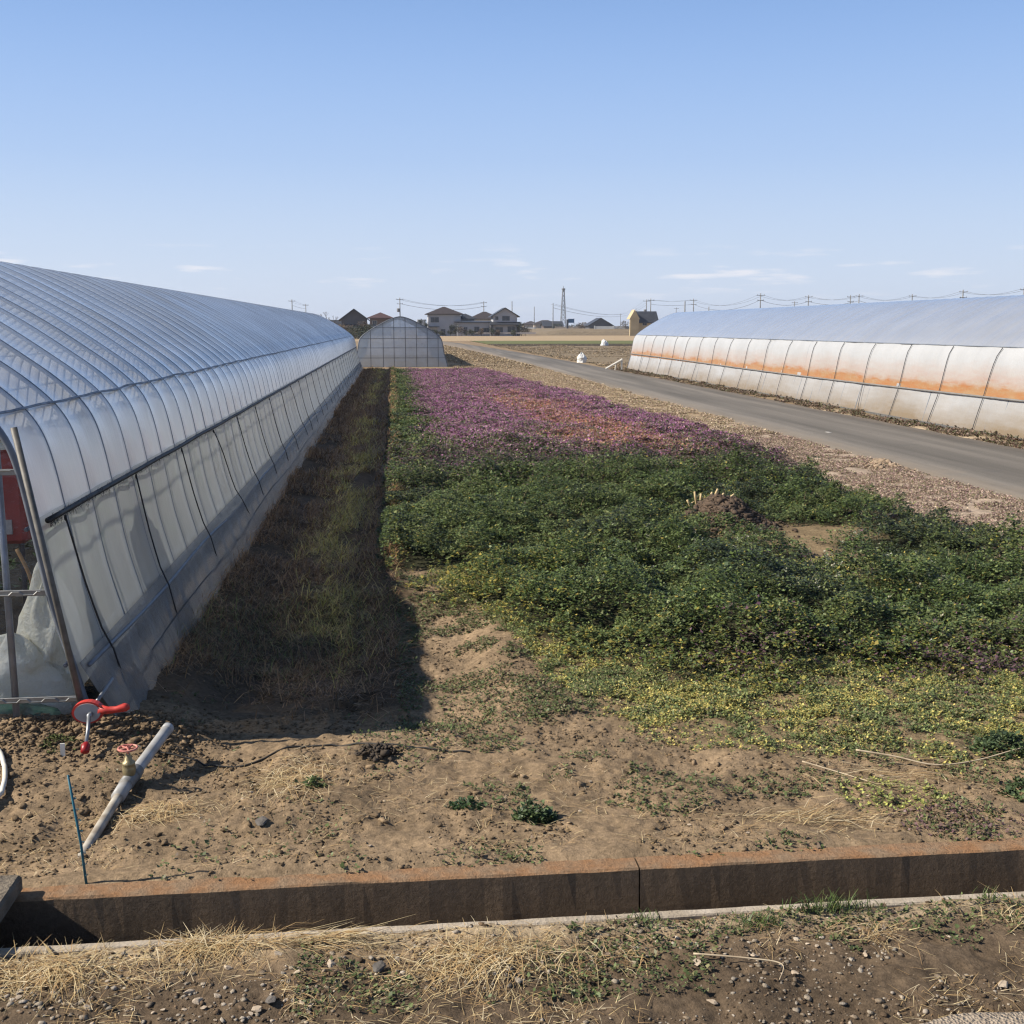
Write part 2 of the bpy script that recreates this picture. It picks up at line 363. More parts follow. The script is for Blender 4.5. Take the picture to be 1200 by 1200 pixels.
for y in yy:
    wv = 1.75; j = .12*(vnoise(y*1.7, 3.)-.5); k = .12*(vnoise(y*1.3, 8.)-.5)
    c0 = float(road_c(y)); P.append([(c0-wv-.12+j, y, -.03), (c0-wv+j, y, .03), (c0-.9, y, .045), (c0, y, .055), (c0+.9, y, .045), (c0+wv+k, y, .03), (c0+wv+.12+k, y, -.03)])
mb = MB().grid(P); o = obj('road', mb, M_road, kind='structure', smooth=True)
M_white = mat('worn_white_paint', (.42, .4, .37), (.22, .21, .2), .8, 30)
mb = MB()
for (x, y, a, b) in ((9.75, 24.2, .07, .22),):
    mb.box(x-a/2, x+a/2, y-b/2, y+b/2, .046, .056)
obj('road_marking', mb, M_white, kind='structure')
# near right: end of a gravel track
s = N('gravel_track'); pos = s.pos(); v = s.n('TexVoronoi', i_Vector=pos, i_Scale=85)
f = s.noise(pos, 5, 6)
c = s.mix(.6, s.ramp(f, [(.3, (.22, .175, .125)), (.7, (.33, .265, .195))]), s.ramp(v.outputs['Color'], [(.2, (.17, .135, .1)), (.8, (.37, .3, .225))]))
p = s.n('BsdfPrincipled', i_Base_Color=c, i_Roughness=.95); s.L(s.bump(v.outputs['Distance'], .01), p.inputs['Normal'])
M_track = s.surf(p.outputs[0])
P = []
for x in np.arange(1.15, 9, .06):
    e = 3.36+.12*min(1, (x-1.15)/.9)+.1*(fbm(x*3., 2., 3)-.5)
    P.append([(x, y, .005+.006*vnoise(x*9, y*9)-(.035 if y > e-.04 else 0)) for y in list(np.linspace(0, 2.9, 8))+list(np.linspace(3., e, 14))])
obj('gravel_track', MB().grid(P), M_track, kind='structure', smooth=True)
# ------------------------------------------------------------------ far fields
def sheet(name, y0, y1, x0, x1, m, z=.05, st=6):
    P = []
    for x in np.arange(x0, x1+st, st):
        a = y0+2.5*(vnoise(x*.05, y0)-.5); b = y1+3*(vnoise(x*.04, y1)-.5)
        P.append([(x, a, -.05), (x, a+.4, z), (x, (a+b)/2, z+.02), (x, b-.4, z), (x, b, -.05)])
    return obj(name, MB().grid(P), m, kind='structure')
def fieldmat(n, a, b, sc_=.35):
    s = N(n); pos = s.pos(); f = s.noise(pos, sc_, 8, (.5, 1, 1), .7); g = s.noise(pos, 3, 5)
    c = s.mix(1, s.ramp(f, [(.3, b), (.7, a)]), s.ramp(g, [(.3, .75), (.7, 1.2)]), 'MULTIPLY')
    p = s.n('BsdfPrincipled', i_Base_Color=c, i_Roughness=.95); p.inputs['Specular IOR Level'].default_value = .1
    s.L(s.bump(g, .15), p.inputs['Normal']); return s.surf(p.outputs[0])
M_tan = fieldmat('dry_field_soil', (.4, .3, .19), (.3, .22, .14)); M_grn = fieldmat('winter_crop', (.15, .16, .065), (.105, .11, .05))
M_drk = fieldmat('dark_soil', (.07, .055, .04), (.045, .036, .028)); M_brn = fieldmat('brown_stubble', (.23, .18, .12), (.16, .125, .085))
sheet('green_field', 158, 192, 13, 330, M_grn); sheet('dark_field', 140, 157, 13, 330, M_drk); sheet('dry_field', 194, 292, -190, 330, M_tan)
sheet('stubble_field', 72, 139, 13.2, 300, M_brn, .03)
# raised fields on a low bank far behind
def bank(name, x0, x1, y0, y1, z, m, st=8):
    P = []
    for x in np.arange(x0, x1+st, st):
        w_ = 1.2*(vnoise(x*.06, y0)-.5); zz = (z+.25*(vnoise(x*.1, y0+3)-.5))*float(sst(x, x0, x0+16))-.1*(x < x0+1)
        P.append([(x, y0+w_, -.1), (x, y0+1.5+w_, zz*.55), (x, y0+3.5+w_, zz), (x, y1-4, zz), (x, y1, -.1)])
    return obj(name, MB().grid(P), m, kind='structure')
bank('raised_field', 35, 420, 322, 700, 1.7, M_brn)
# ------------------------------------------------------------------ the weeds of the field
M_leaf = leafmat('weed_leaf', .18, .5); M_straw = leafmat('straw', .15, .7); M_petal = leafmat('flower_leaf', .35, .6)
def plants(X, Y, top, L, nl, cols, pitch=(-.35, .9)):
    n = len(X); az = rng.random(n)[:, None]*6.283+np.arange(nl)*6.283/nl*(1.0)+rng.normal(0, .35, (n, nl))
    e = rng.uniform(*pitch, (n, nl)); lev = rng.random((n, nl))
    D = np.stack([np.cos(az)*np.cos(e), np.sin(az)*np.cos(e), np.sin(e)], -1).reshape(-1, 3)
    S = unit(np.cross(D, np.array([0, 0, 1.])+rng.normal(0, .25, (n*nl, 3))))
    LL = (L[:, None]*rng.uniform(.55, 1.25, (n, nl))).ravel()
    Cn = np.stack([X, Y, top], -1)[:, None, :].repeat(nl, 1)
    Cn[..., 2] -= lev*L[:, None]*1.3
    Cn[..., :2] += rng.normal(0, .22, (n, nl, 2))*L[:, None, None]
    V, q = leaves(Cn.reshape(-1, 3), D, S, LL, LL*rng.uniform(.28, .42, len(LL)))
    return V, q, np.repeat(cols.reshape(-1, 3), 4, 0)
def colzone(X, Y, nl):
    n = len(X); g = fbm(X*.8+5, Y*.8, 3); g2 = fbm(X*2.1, Y*2.1+30, 3)
    DG = [(.07, .1, .028), (.05, .075, .022), (.105, .145, .042), (.06, .09, .04), (.032, .044, .017), (.16, .2, .08), (.085, .12, .032)]
    LG = [(.12, .15, .05), (.09, .125, .045), (.16, .18, .07)]
    YG = [(.24, .21, .045), (.17, .17, .04), (.3, .24, .06), (.1, .12, .035)]
    PU = [(.38, .155, .31), (.33, .125, .26), (.41, .19, .34), (.28, .105, .22), (.2, .125, .1), (.34, .17, .24)]
    OR = [(.46, .22, .1), (.4, .17, .13), (.33, .2, .1), (.44, .21, .26), (.4, .26, .14)]
    DP = [(.14, .075, .1), (.1, .06, .065), (.075, .075, .04)]
    k = n*nl
    def P(c, j=.22): return pick(c, k, j).reshape(n, nl, 3)
    out = P(DG); u = rng.random((n, 1)); u1 = rng.random((n, nl))
    def put(mask, c): 
        nonlocal out; out = np.where(mask[..., None], P(c), out)
    lightp = np.clip((g2-.42)*3.2, .02, .8)+.35*np.exp(-((X-.25)/.35)**2)*(Y < 20)
    put(u1 < lightp[:, None], LG)
    put(u1 > 1-np.clip((fbm(X*.9+40, Y*.9, 3)-.5)*3.5, 0, .7)[:, None], [(.03, .04, .022), (.045, .055, .032), (.035, .05, .035)])
    yel = .8*np.exp(-((Y-np.interp(X, [0, .7, .95, 1.3, 2.2, 4], [10.2, 9.6, 8.6, 7.7, 7, 6.9]))/.7)**2)+.55*np.exp(-((X-1.0)/.7)**2-((Y-10.2)/1.0)**2)+.08
    put(rng.random((n, nl)) < (yel*(.5+g))[:, None]*.5, YG)
    pz = (.45*sst(Y+8*(fbm(X*.7, Y*.45+9, 3)-.5), 17.2, 21)+.55*sst(Y+9*(fbm(X*.6, Y*.4+9, 3)-.5), 19.5, 28))*sst(X+.9*(g-.5), .3, 1.5)
    right = sst(X+.5*(g2-.5), 5.6, 6.3)*sst(Y, 15.5, 18)
    put(rng.random((n, nl)) < (pz*.86)[:, None], PU)
    put(rng.random((n, nl)) < (pz*(.12+.5*np.clip(fbm(X*2.5, Y*2.5+70, 3)-.4, 0, 1)))[:, None], DG)
    cx_ = np.interp(Y, [19, 37, 60], [5.2, 4.1, 3.4]); om = np.exp(-((X-cx_+2*(fbm(X*.8, Y*.5+20, 3)-.5))/.95)**2)*sst(Y, 18, 22)*(1-sst(Y, 34, 46))
    put(rng.random((n, nl)) < (om*.68)[:, None], OR)
    put(rng.random((n, nl)) < (right*(1-pz)*.6)[:, None], DP)
    dp = np.exp(-((Y-19.2)/2.4)**2)*.5+.55*np.exp(-((X-4.0)/.5)**2-((Y-6.9)/.45)**2)+.3*np.exp(-((X-2.6)/.7)**2-((Y-7.4)/.4)**2)+.6*np.exp(-((X-4.6)/.8)**2-((Y-7.0)/.6)**2)+.5*np.exp(-((X-4.1)/.5)**2-((Y-10.3)/.5)**2)
    put(rng.random((n, nl)) < (dp)[:, None], DP)
    put(rng.random((n, nl)) < (.16*pz*sst(g2, .4, .6))[:, None], [(.45, .36, .24), (.4, .3, .3)])
    return out, pz
def canopy(X, Y):
    lump = fbm(X*1.7, Y*1.7, 3); big_ = fbm(X*.5+3, Y*.5, 2)
    h = .05+.75*np.clip(lump-.33, 0, 1)+.22*np.clip(big_-.4, 0, 1)+.42*np.clip(fbm(X*3.6, Y*3.6, 2)-.42, 0, 1)
    return h*np.interp(Y, [17, 23], [1, .35])*np.interp(Y, [6.5, 9], [.6, 1])
VV = []; QQ = []; CC = []; off = 0
ys = np.concatenate([np.arange(6, 12, .5), np.arange(12, 24, 1), np.arange(24, 66, 3)])
for y0, y1 in zip(ys[:-1], ys[1:]):
    ym = (y0+y1)/2; L0 = np.clip(.0018*ym, .024, .038)
    n = int(8.2*(y1-y0)*1.15/L0**2)
    X = rng.uniform(-.3, 7.9, n); Y = rng.uniform(y0, y1, n); a, b = veg(X, Y)
    lump = fbm(X*1.5, Y*1.5, 4)
    k = (rng.random(n) < a*np.clip(.5+(lump-.25)*3, .4, 1)) & (rng.random(n) < .9)
    X = X[k]; Y = Y[k]; a = a[k]; n = len(X)
    if not n: continue
    L = L0*rng.uniform(.55, 1.6, n)*(.75+.6*fbm(X*3, Y*3+50, 2))
    top = hz(X, Y)+canopy(X, Y)*(a**.7)*(1-.55*rng.random(n)**2)+.012
    nl = 6 if ym < 24 else 5; cc, pz = colzone(X, Y, nl)
    V, q, c = plants(X, Y, top, L, nl, cc, (-.3, .75))
    VV.append(V); QQ.append(q+off); CC.append(c); off += len(V)
big('field_weeds', np.concatenate(VV), np.concatenate(QQ), M_leaf, np.concatenate(CC), kind='stuff',
    label='dense dark green and purple flowering weeds covering the field', cat='weeds')
n = 3200; X = rng.uniform(0, 7.5, n); Y = 7+22*rng.random(n)**1.5; k = veg(X, Y)[0]*(fbm(X*.9+8, Y*.9, 3)) > .42; X = X[k]; Y = Y[k]; n = len(X)
V, q = blades(np.c_[X, Y, hz(X, Y)+canopy(X, Y)*.8], rng.uniform(0, 6.28, n), rng.uniform(.1, 1.2, n), rng.uniform(.06, .2, n), .0011*np.clip(Y/8, 1, 3), .4)
big('dead_stalks', V, q, M_straw, np.repeat(pick([(.4, .3, .16), (.3, .21, .11), (.48, .38, .22), (.24, .15, .1)], n), 6, 0), kind='stuff', label='pale dead stalks poking out of the dark weeds', cat='stalks')
# thin yellow-green fringe on bare soil
VV = []; QQ = []; CC = []; off = 0
n = 420000; X = rng.uniform(.1, 8.6, n); Y = rng.uniform(5.3, 11, n); a, b = veg(X, Y)
patch = .5*fbm(X*2.4, Y*2.4+7, 4)+.5*fbm(X*9, Y*9+7, 3)
k = rng.random(n) < b*(.12+.88*sst(patch, .4, .54))*.9
X = X[k]; Y = Y[k]; patch = patch[k]; n = len(X); g = fbm(X*3, Y*3, 3)
YG = pick([(.48, .4, .12), (.4, .37, .12), (.32, .32, .1), (.52, .41, .13), (.2, .22, .075)], n*5).reshape(n, 5, 3)
GG = pick([(.13, .165, .06), (.18, .22, .08), (.2, .17, .09), (.09, .11, .045)], n*5).reshape(n, 5, 3)
cc = np.where((rng.random(n) < np.clip(1.5-1.7*g+(X < .9)*.3, .25, .95))[:, None, None], GG, YG)
V, q, c = plants(X, Y, hz(X, Y)+.012+.05*rng.random(n)*patch, rng.uniform(.011, .022, n), 5, cc, (-.1, .8))
big('low_chickweed', V, q, M_leaf, c, kind='stuff', label='sparse yellow-green low weeds creeping over bare soil before the dark weeds', cat='weeds')
# seedlings sprinkled over bare soil and the sandy verge
def sprinkle(n, x0, x1, y0, y1, thr, cols, L, h, nl=5, f=2.2, extra=None):
    X = rng.uniform(x0, x1, n); Y = rng.uniform(y0, y1, n); p_ = fbm(X*f+11, Y*f+3, 4)
    k = p_ > thr
    if extra is not None: k &= rng.random(n) < extra(X, Y)
    k &= ~((Y > CH0-.07) & (Y < CH1+.08))
    X = X[k]; Y = Y[k]; n = len(X)
    return plants(X, Y, hz(X, Y)+h*rng.random(n)+.008, rng.uniform(*L, n), nl, pick(cols, n*nl).reshape(n, nl, 3), (-.1, .8))
def cat3(parts):
    off = 0; VV = []; QQ = []; CC = []
    for V, q, c in parts: VV.append(V); QQ.append(q+off); CC.append(c); off += len(V)
    return np.concatenate(VV), np.concatenate(QQ), np.concatenate(CC)
WG = [(.11, .14, .05), (.08, .105, .04), (.16, .15, .07), (.13, .09, .06)]
nv = lambda X, Y: (1-np.clip(sum(veg(X, Y)), 0, 1))
parts = [sprinkle(9000, .0, 1.4, 6.6, 10.6, .5, WG, (.014, .028), .03, 5, 3.1, lambda X, Y: nv(X, Y)), sprinkle(26000, -1.6, 4.5, 4.6, 7.5, .54, WG, (.012, .026), .02, extra=lambda X, Y: nv(X, Y)*(.12+.88*sst(X, -.4, .8))*.8),
         sprinkle(4500, -.4, 4, 3.6, 4.2, .53, WG, (.01, .022), .02),
         sprinkle(230000, 5.9, 8.75, 9, 26, .38, [(.4, .28, .23), (.5, .38, .3), (.28, .2, .15), (.22, .13, .13), (.2, .2, .09), (.45, .36, .26)], (.018, .034), .03, extra=lambda X, Y: (1-.6*sst(X, edge_R(Y)+.2, edge_R(Y)+1))*sst(X, edge_R(Y)-.5, edge_R(Y))*.8),
         sprinkle(120000, 4.6, 8.75, 24, 75, .47, [(.5, .39, .26), (.4, .3, .2), (.58, .46, .33), (.22, .2, .1), (.3, .2, .16)], (.03, .052), .05, extra=lambda X, Y: sst(X, edge_R(Y)-.5, edge_R(Y))),
         sprinkle(45000, 3.6, 9, 64, 150, .42, [(.36, .27, .17), (.25, .18, .11), (.45, .35, .23), (.16, .13, .08)], (.08, .14), .06, 5, .3, lambda X, Y: X < road_c(Y)-2), sprinkle(90000, 12.6, 46, 62, 150, .42, [(.3, .22, .14), (.2, .15, .1), (.4, .31, .2), (.12, .1, .06)], (.08, .15), .07, 5, .25, lambda X, Y: X > road_c(Y)+2.2),
         sprinkle(14000, 12.4, 13.5, 18, 64, .5, [(.2, .14, .1), (.12, .08, .06), (.1, .1, .05)], (.05, .09), .06)]
V, q, c = cat3(parts)
big('scattered_weeds', V, q, M_leaf, c, kind='stuff', label='small seedlings and dry weeds scattered over soil and road verge', cat='weeds')
# white flower heads among the dark weeds
n = 420; X = rng.normal(4.0, 1.0, n); Y = rng.normal(10.2, 1.1, n); k = veg(X, Y)[0] > .7; X = X[k]; Y = Y[k]; n = len(X)
k = fbm(X*1.5+3, Y*1.5, 3) > .5; X = X[k]; Y = Y[k]; n = len(X)
V, q, c = plants(X, Y, hz(X, Y)+canopy(X, Y)+.02, rng.uniform(.014, .026, n), 5, pick([(.42, .42, .33), (.36, .38, .26), (.45, .42, .3)], n*5).reshape(n, 5, 3))
big('white_flower_heads', V, q, M_petal, c, kind='stuff', label='small pale flower heads sprinkled through the dark weeds', cat='flowers')
# ------------------------------------------------------------------ grass in the shaded furrow
n = 90000; Y = 7+58*rng.random(n)**1.7; X = rng.uniform(-1.75, .02, n)
k = (rng.random(n) < sst(fbm(X*2, Y*1.2, 3), .3, .5)) & ((Y > 8.3) | (rng.random(n) < .35*sst(Y, 6.9, 8))); X = X[k]; Y = Y[k]; n = len(X)
mid = np.exp(-((X+.68+.1*np.sin(Y*1.1))/.3)**2)*sst(fbm(X*1.5, Y*.6+2, 3), .35, .55)
c = pick([(.24, .14, .07), (.32, .19, .1), (.16, .095, .05), (.42, .27, .14)], n)
cg = pick([(.6, .47, .13), (.7, .55, .2), (.45, .4, .11), (.5, .36, .14)], n)
c = np.where((rng.random(n) < mid*.9)[:, None], cg, c)
gmask = rng.random(n) < .3*np.exp(-((Y-9.4)/1.0)**2)
c = np.where(gmask[:, None], pick([(.17, .2, .06), (.24, .25, .08), (.3, .26, .11)], n), c)
sc_ = np.clip(Y/9, 1, 4)
V, q = blades(np.c_[X, Y, hz(X, Y)+.03*mid*rng.random(n)], rng.normal(-.4, .9, n)+2.6*(rng.random(n) < .35), rng.uniform(.1, 1.1, n), rng.uniform(.07, .2, n)*sc_**.35, .003*sc_, .55)
big('furrow_grass', V, q, M_leaf, np.repeat(c, 6, 0), kind='stuff', label='brown and olive grass lying in the shaded furrow beside the greenhouse', cat='grass')
# ------------------------------------------------------------------ straw and dry stalks
STR = [(.46, .35, .18), (.54, .43, .24), (.36, .25, .12), (.58, .48, .31), (.3, .19, .09), (.42, .28, .13)]
def tuft(cx, cy, rx, ry, n, Lr, az=(0, 3.1), flat=(-.02, .22), cols=STR, W=.0018, name='straw_tuft', **kw):
    n = int(n*1.75); X = cx+rx*rng.normal(0, .5, n); Y = cy+ry*rng.normal(0, .5, n)
    Y = np.where((Y > CH0-.03) & (Y < CH1+.13), CH0-.05-.05*rng.random(n), Y) if cy < 4.3 else np.maximum(Y, CH1+.16)
    A = rng.normal(az[0], az[1], n)
    V, q = blades(np.c_[X, Y, hz(X, Y)+.004+.03*rng.random(n)], A, rng.uniform(*flat, n), rng.uniform(*Lr, n), np.full(n, W)*rng.uniform(.5, 1.2, n), .45, 3)
    V[:, 2] = np.maximum(V[:, 2], np.where((V[:, 1] > CH0-.06) & (V[:, 1] < CH1+.06), .035, hz(V[:, 0], V[:, 1])+.003))
    return big(name, V, q, M_straw, np.repeat(pick(cols, n), 8, 0), **kw)
tuft(-.56, 5.72, .22, .3, 190, (.1, .28), label='orange-tan straw tuft on soil right of the grey pipe', cat='straw tuft')
tuft(-1.2, 5.4, .26, .13, 150, (.08, .22), label='pale straw clump beside the lower end of the grey pipe', cat='straw tuft')
tuft(-1.35, 3.98, .35, .12, 330, (.08, .24), label='wide mat of dry grass at lower left below the channel', cat='straw tuft')
tuft(-.75, 4.1, .2, .06, 220, (.06, .2), label='pale dry grass heaped against the near lip of the channel', cat='straw tuft')
tuft(-.38, 4.08, .28, .06, 120, (.1, .3), az=(0, .3), label='long flat straws lying along the channel lip', cat='straw tuft')
tuft(.32, 3.88, .32, .16, 300, (.08, .26), label='broad scatter of pale straw below the middle of the channel', cat='straw tuft')
tuft(2.0, 4.98, .4, .12, 110, (.1, .35), az=(.1, .5), label='loose flat straws above the channel at right', cat='straw tuft')
tuft(1.85, 3.92, .16, .1, 40, (.06, .18), label='small splayed straw tuft in the dark soil at lower right', cat='straw tuft')
tuft(2.5, 4.0, .18, .1, 50, (.06, .2), label='dry straw tuft at the right edge below the channel', cat='straw tuft')
tuft(.85, 3.85, .12, .1, 26, (.06, .16), label='tiny straw tuft between pebbles below the channel joint', cat='straw tuft')
tuft(-.4, 3.72, .05, .05, 14, (.05, .12), label='little pale straw fan among the foreground pebbles', cat='straw tuft')
tuft(2.6, 5.5, .5, .25, 60, (.15, .45), az=(-.4, .4), label='scattered long dry stalks beside the yellow-green weeds', cat='straw tuft')
n = 8000; X = rng.uniform(-2, 3, n); Y = np.where(rng.random(n) < .55, rng.uniform(3.4, 4.17, n), rng.uniform(4.7, 6.2, n))
k = fbm(X*2+4, Y*2, 3) > .47; X = X[k]; Y = Y[k]; n = len(X)
V, q = blades(np.c_[X, Y, hz(X, Y)+.006], rng.uniform(0, 6.28, n), rng.uniform(0, .25, n), rng.uniform(.02, .1, n), np.full(n, .0014), .15)
big('loose_straw', V, q, M_straw, np.repeat(pick(STR, n), 6, 0), kind='stuff', label='loose bits of straw littering the soil', cat='straw')
def twig(pts, r, label):
    M = bpy.data.materials.get('dry_twig') or mat('dry_twig', (.5, .41, .28), (.34, .26, .17), .8, 12)
    pts = [(x, y, float(hz(x, y))+z) for x, y, z in pts]
    return obj('dry_twig', MB().tube(smoothpts(pts), [r*(1-.6*i/(len(smoothpts(pts))-1)) for i in range(len(smoothpts(pts)))], 6), M, smooth=True, label=label, cat='twig')
twig([(2.55, 5.72, .06), (2.75, 5.66, .05), (2.95, 5.58, .03), (3.2, 5.6, .03), (3.5, 5.66, .05), (3.8, 5.75, .04)], .006, 'long pale crooked twig lying at the right of the yellow-green weeds')
twig([(2.2, 5.62, .05), (2.38, 5.5, .02), (2.5, 5.36, .02)], .005, 'short pale stalk pair end lying left of the long twig')
twig([(1.1, 3.82, .02), (1.3, 3.78, .02), (1.42, 3.74, .03), (1.38, 3.65, .01)], .004, 'thin branching twig in the dark soil below the channel joint')
# ------------------------------------------------------------------ clods and gravel as masses
def ico():
    t = (1+5**.5)/2
    v = np.array([(-1, t, 0), (1, t, 0), (-1, -t, 0), (1, -t, 0), (0, -1, t), (0, 1, t), (0, -1, -t), (0, 1, -t), (t, 0, -1), (t, 0, 1), (-t, 0, -1), (-t, 0, 1)])/1.9
    f = np.array([(0, 11, 5), (0, 5, 1), (0, 1, 7), (0, 7, 10), (0, 10, 11), (1, 5, 9), (5, 11, 4), (11, 10, 2), (10, 7, 6), (7, 1, 8), (3, 9, 4), (3, 4, 2), (3, 2, 6), (3, 6, 8), (3, 8, 9), (4, 9, 5), (2, 4, 11), (6, 2, 10), (8, 6, 7), (9, 8, 1)])
    return v, f
IV, IF = ico()
def lumps(P, r, flat=.6, jit=.28):
    n = len(P); V = IV[None]*(1+rng.normal(0, jit, (n, 12, 1)))*np.stack([r*rng.uniform(.8, 1.3, n), r*rng.uniform(.8, 1.3, n), r*flat*rng.uniform(.7, 1.2, n)], -1)[:, None, :]
    a = rng.random(n)*6.28; ca, sa = np.cos(a)[:, None], np.sin(a)[:, None]
    V = np.stack([V[..., 0]*ca-V[..., 1]*sa, V[..., 0]*sa+V[..., 1]*ca, V[..., 2]], -1)+P[:, None, :]
    return V.reshape(-1, 3), (IF[None]+np.arange(n)[:, None, None]*12).reshape(-1, 3)
n = 190000; X = rng.uniform(-3, 4.6, n); Y = rng.uniform(4.62, 9.5, n)
row = np.exp(-((Y-6.5)/.28)**2)*(1-sst(X, -1.4, -.9))
k = (rng.random(n) < np.clip(.28*sst(fbm(X*2, Y*2, 3), .4, .62)+.9*row, 0, 1)) & (veg(X, Y)[0] < .3); X = X[k]; Y = Y[k]; row = row[k]; n = len(X)
r = rng.gamma(1.2, .0028, n)+.002+row*rng.gamma(1.4, .0032, n); r = np.minimum(r, .024)
V, q = lumps(np.c_[X, Y, hz(X, Y)+r*.2], r, .6, .42)
big('soil_clods', V, q, M_soil, np.repeat(pick([soil*.8, soil*.65, soil*.95], n), 12, 0), kind='stuff', label='crumbly brown soil clods scattered over the bare ground', cat='soil')
n = 9000; X = rng.uniform(-2.2, 3.2, n); Y = rng.uniform(3.2, 4.17, n); k = fbm(X*1.8+9, Y*2.5, 3) > .42; X = X[k]; Y = Y[k]; n = len(X)
r = rng.gamma(1.6, .0022, n)+.002; r = np.minimum(r, .013)
V, q = lumps(np.c_[X, Y, hz(X, Y)+r*.25], r, .6)
big('fine_gravel', V, q, M_soil, np.repeat(pick([(.3, .25, .19), (.16, .11, .07), (.22, .17, .12), (.1, .07, .045), (.36, .31, .25)], n), 12, 0), kind='stuff', label='fine gravel mixed into the dark foreground soil', cat='gravel')
# ------------------------------------------------------------------ pebbles, one by one
M_peb = mat('pale_stone', (.42, .345, .26), (.29, .225, .16), .85, 18, .004, 90); M_pebd = mat('dark_stone', (.13, .115, .1), (.08, .07, .06), .8, 18, .004, 90)
def stone_mesh(k):
    v = IV.copy(); f = [tuple(t) for t in IF]
    # one subdivision, jittered
    V = [tuple(p) for p in v]; cache = {}; F = []
    def midp(a, b):
        key = (min(a, b), max(a, b))
        if key not in cache: p = (np.array(V[a])+np.array(V[b]))/2; V.append(tuple(p/np.linalg.norm(p)*1.0)); cache[key] = len(V)-1
        return cache[key]
    for a, b, c_ in f:
        x, y, z = midp(a, b), midp(b, c_), midp(c_, a); F += [(a, x, z), (b, y, x), (c_, z, y), (x, y, z)]
    V = np.array(V)*(1+rng.normal(0, .09, (len(V), 1))); pl = unit(rng.normal(0, 1, (5, 3)))
    for p_ in pl: d_ = V@p_; V = V-np.outer(np.clip(d_-.5, 0, 9), p_)
    return V*np.array([1.2, .85, .42]), F
stones = []
for k in range(5):
    for mm in (M_peb, M_pebd):
        V, F = stone_mesh(k); me = bpy.data.meshes.new('pebble'); me.from_pydata(V.tolist(), [], F); me.materials.append(mm); me.update(); stones.append(me)
def stone(x, y, r, dark, label, group=None, name='pebble', sink=.2, k=None):
    me = stones[(2*(k if k is not None else random.randrange(5)))+(1 if dark else 0)]
    o = bpy.data.objects.new(name, me); C.objects.link(o); o.location = (x, y, float(hz(x, y))+r*.6*(1-sink)-.1*r); o.scale = (r, r, r*random.uniform(.7, 1.1))
    o.rotation_euler = (random.uniform(-.2, .2), random.uniform(-.2, .2), random.uniform(0, 6.28)); return tag(o, label, 'stone', group)
for i in range(190):
    x = random.uniform(-1.75, 2.6); y = random.triangular(3.35, 4.17, 3.75)
    if fbm(x*1.8+9, y*2.5, 2) < .47 and random.random() < .85: continue
    stone(x, y, min(.022, .004+random.expovariate(190)), False, 'small pale stone lying loose in the dark foreground soil', 'pale stones in the foreground soil')
for i in range(22):
    x = random.uniform(-1.0, 3.6); y = random.uniform(4.7, 5.9)
    stone(x, y, random.uniform(.008, .014), False, 'tiny pale stone lying on the bare brown soil above the channel', 'pale stones on the bare soil')
# ------------------------------------------------------------------ leafy clumps one can point at
def clump(x, y, r, h, n, cols, L, name, label, cat='plant'):
    a = rng.random(n)*6.28; q_ = np.sqrt(rng.random(n)); X = x+r*q_*np.cos(a); Y = y+r*q_*np.sin(a)*.75
    V, q, c = plants(X, Y, hz(X, Y)+.01+h*(1-q_**2)*rng.uniform(.4, 1, n), rng.uniform(L*.7, L*1.3, n), 6, pick(cols, n*6, .25).reshape(n, 6, 3), (-.2, .9))
    return big(name, V, q, M_leaf, c, label=label, cat=cat)
DGc = [(.07, .1, .04), (.05, .075, .035), (.1, .135, .055)]
clump(.66, 5.16, .11, .1, 130, DGc, .026, 'leafy_weed', 'compact dark green weed standing alone on bare soil above the channel')
clump(.33, 5.3, .09, .04, 70, [(.05, .085, .03), (.035, .06, .025)], .02, 'leafy_weed', 'flat green weed on bare soil left of the compact dark weed')
clump(3.45, 5.75, .2, .14, 200, DGc, .028, 'leafy_weed', 'tall dark green weed at the right picture edge beside the long twig')
clump(3.3, 5.2, .17, .09, 130, DGc, .026, 'leafy_weed', 'dark green weed at the right edge just above the channel')
clump(2.72, 4.88, .34, .03, 170, [(.17, .1, .1), (.12, .07, .07), (.14, .12, .06), (.2, .14, .1)], .018, 'leafy_weed', 'purplish brown weed patch hugging the channel near the right edge')
clump(2.55, 5.25, .3, .03, 190, [(.38, .38, .1), (.28, .3, .09), (.18, .21, .07)], .018, 'leafy_weed', 'yellow-green weed patch on pale soil above the purplish patch')
clump(-1.95, 6.35, .12, .03, 60, [(.1, .11, .04), (.07, .09, .03)], .016, 'leafy_weed', 'small olive weed on the crumbly soil left of the red crank knob')
clump(-.45, 5.62, .06, .06, 40, [(.08, .11, .035), (.06, .09, .03)], .02, 'leafy_weed', 'little green weed growing within the orange-tan straw tuft')
def grass_tuft(x, y, rx, ry, n, Lr, label):
    X = x+rx*rng.normal(0, .45, n); Y = np.minimum(y+ry*rng.normal(0, .45, n), CH0-.03)
    V, q = blades(np.c_[X, Y, hz(X, Y)+.004], rng.uniform(0, 6.28, n), rng.uniform(.5, 1.5, n), rng.uniform(*Lr, n), rng.uniform(.0015, .003, n), .5)
    c = pick([(.07, .11, .03), (.1, .14, .04), (.05, .08, .025), (.14, .15, .05)], n)
    return big('grass_tuft', V, q, M_leaf, np.repeat(c, 6, 0), label=label, cat='grass tuft')
grass_tuft(1.78, 4.14, .2, .07, 420, (.04, .1), 'thick green grass tuft against the near lip of the channel')
grass_tuft(1.42, 4.03, .12, .05, 110, (.03, .06), 'short thin green tuft below the channel left of the thick one')
grass_tuft(.98, 4.13, .07, .04, 60, (.03, .06), 'tiny green tuft below the joint of the channel')
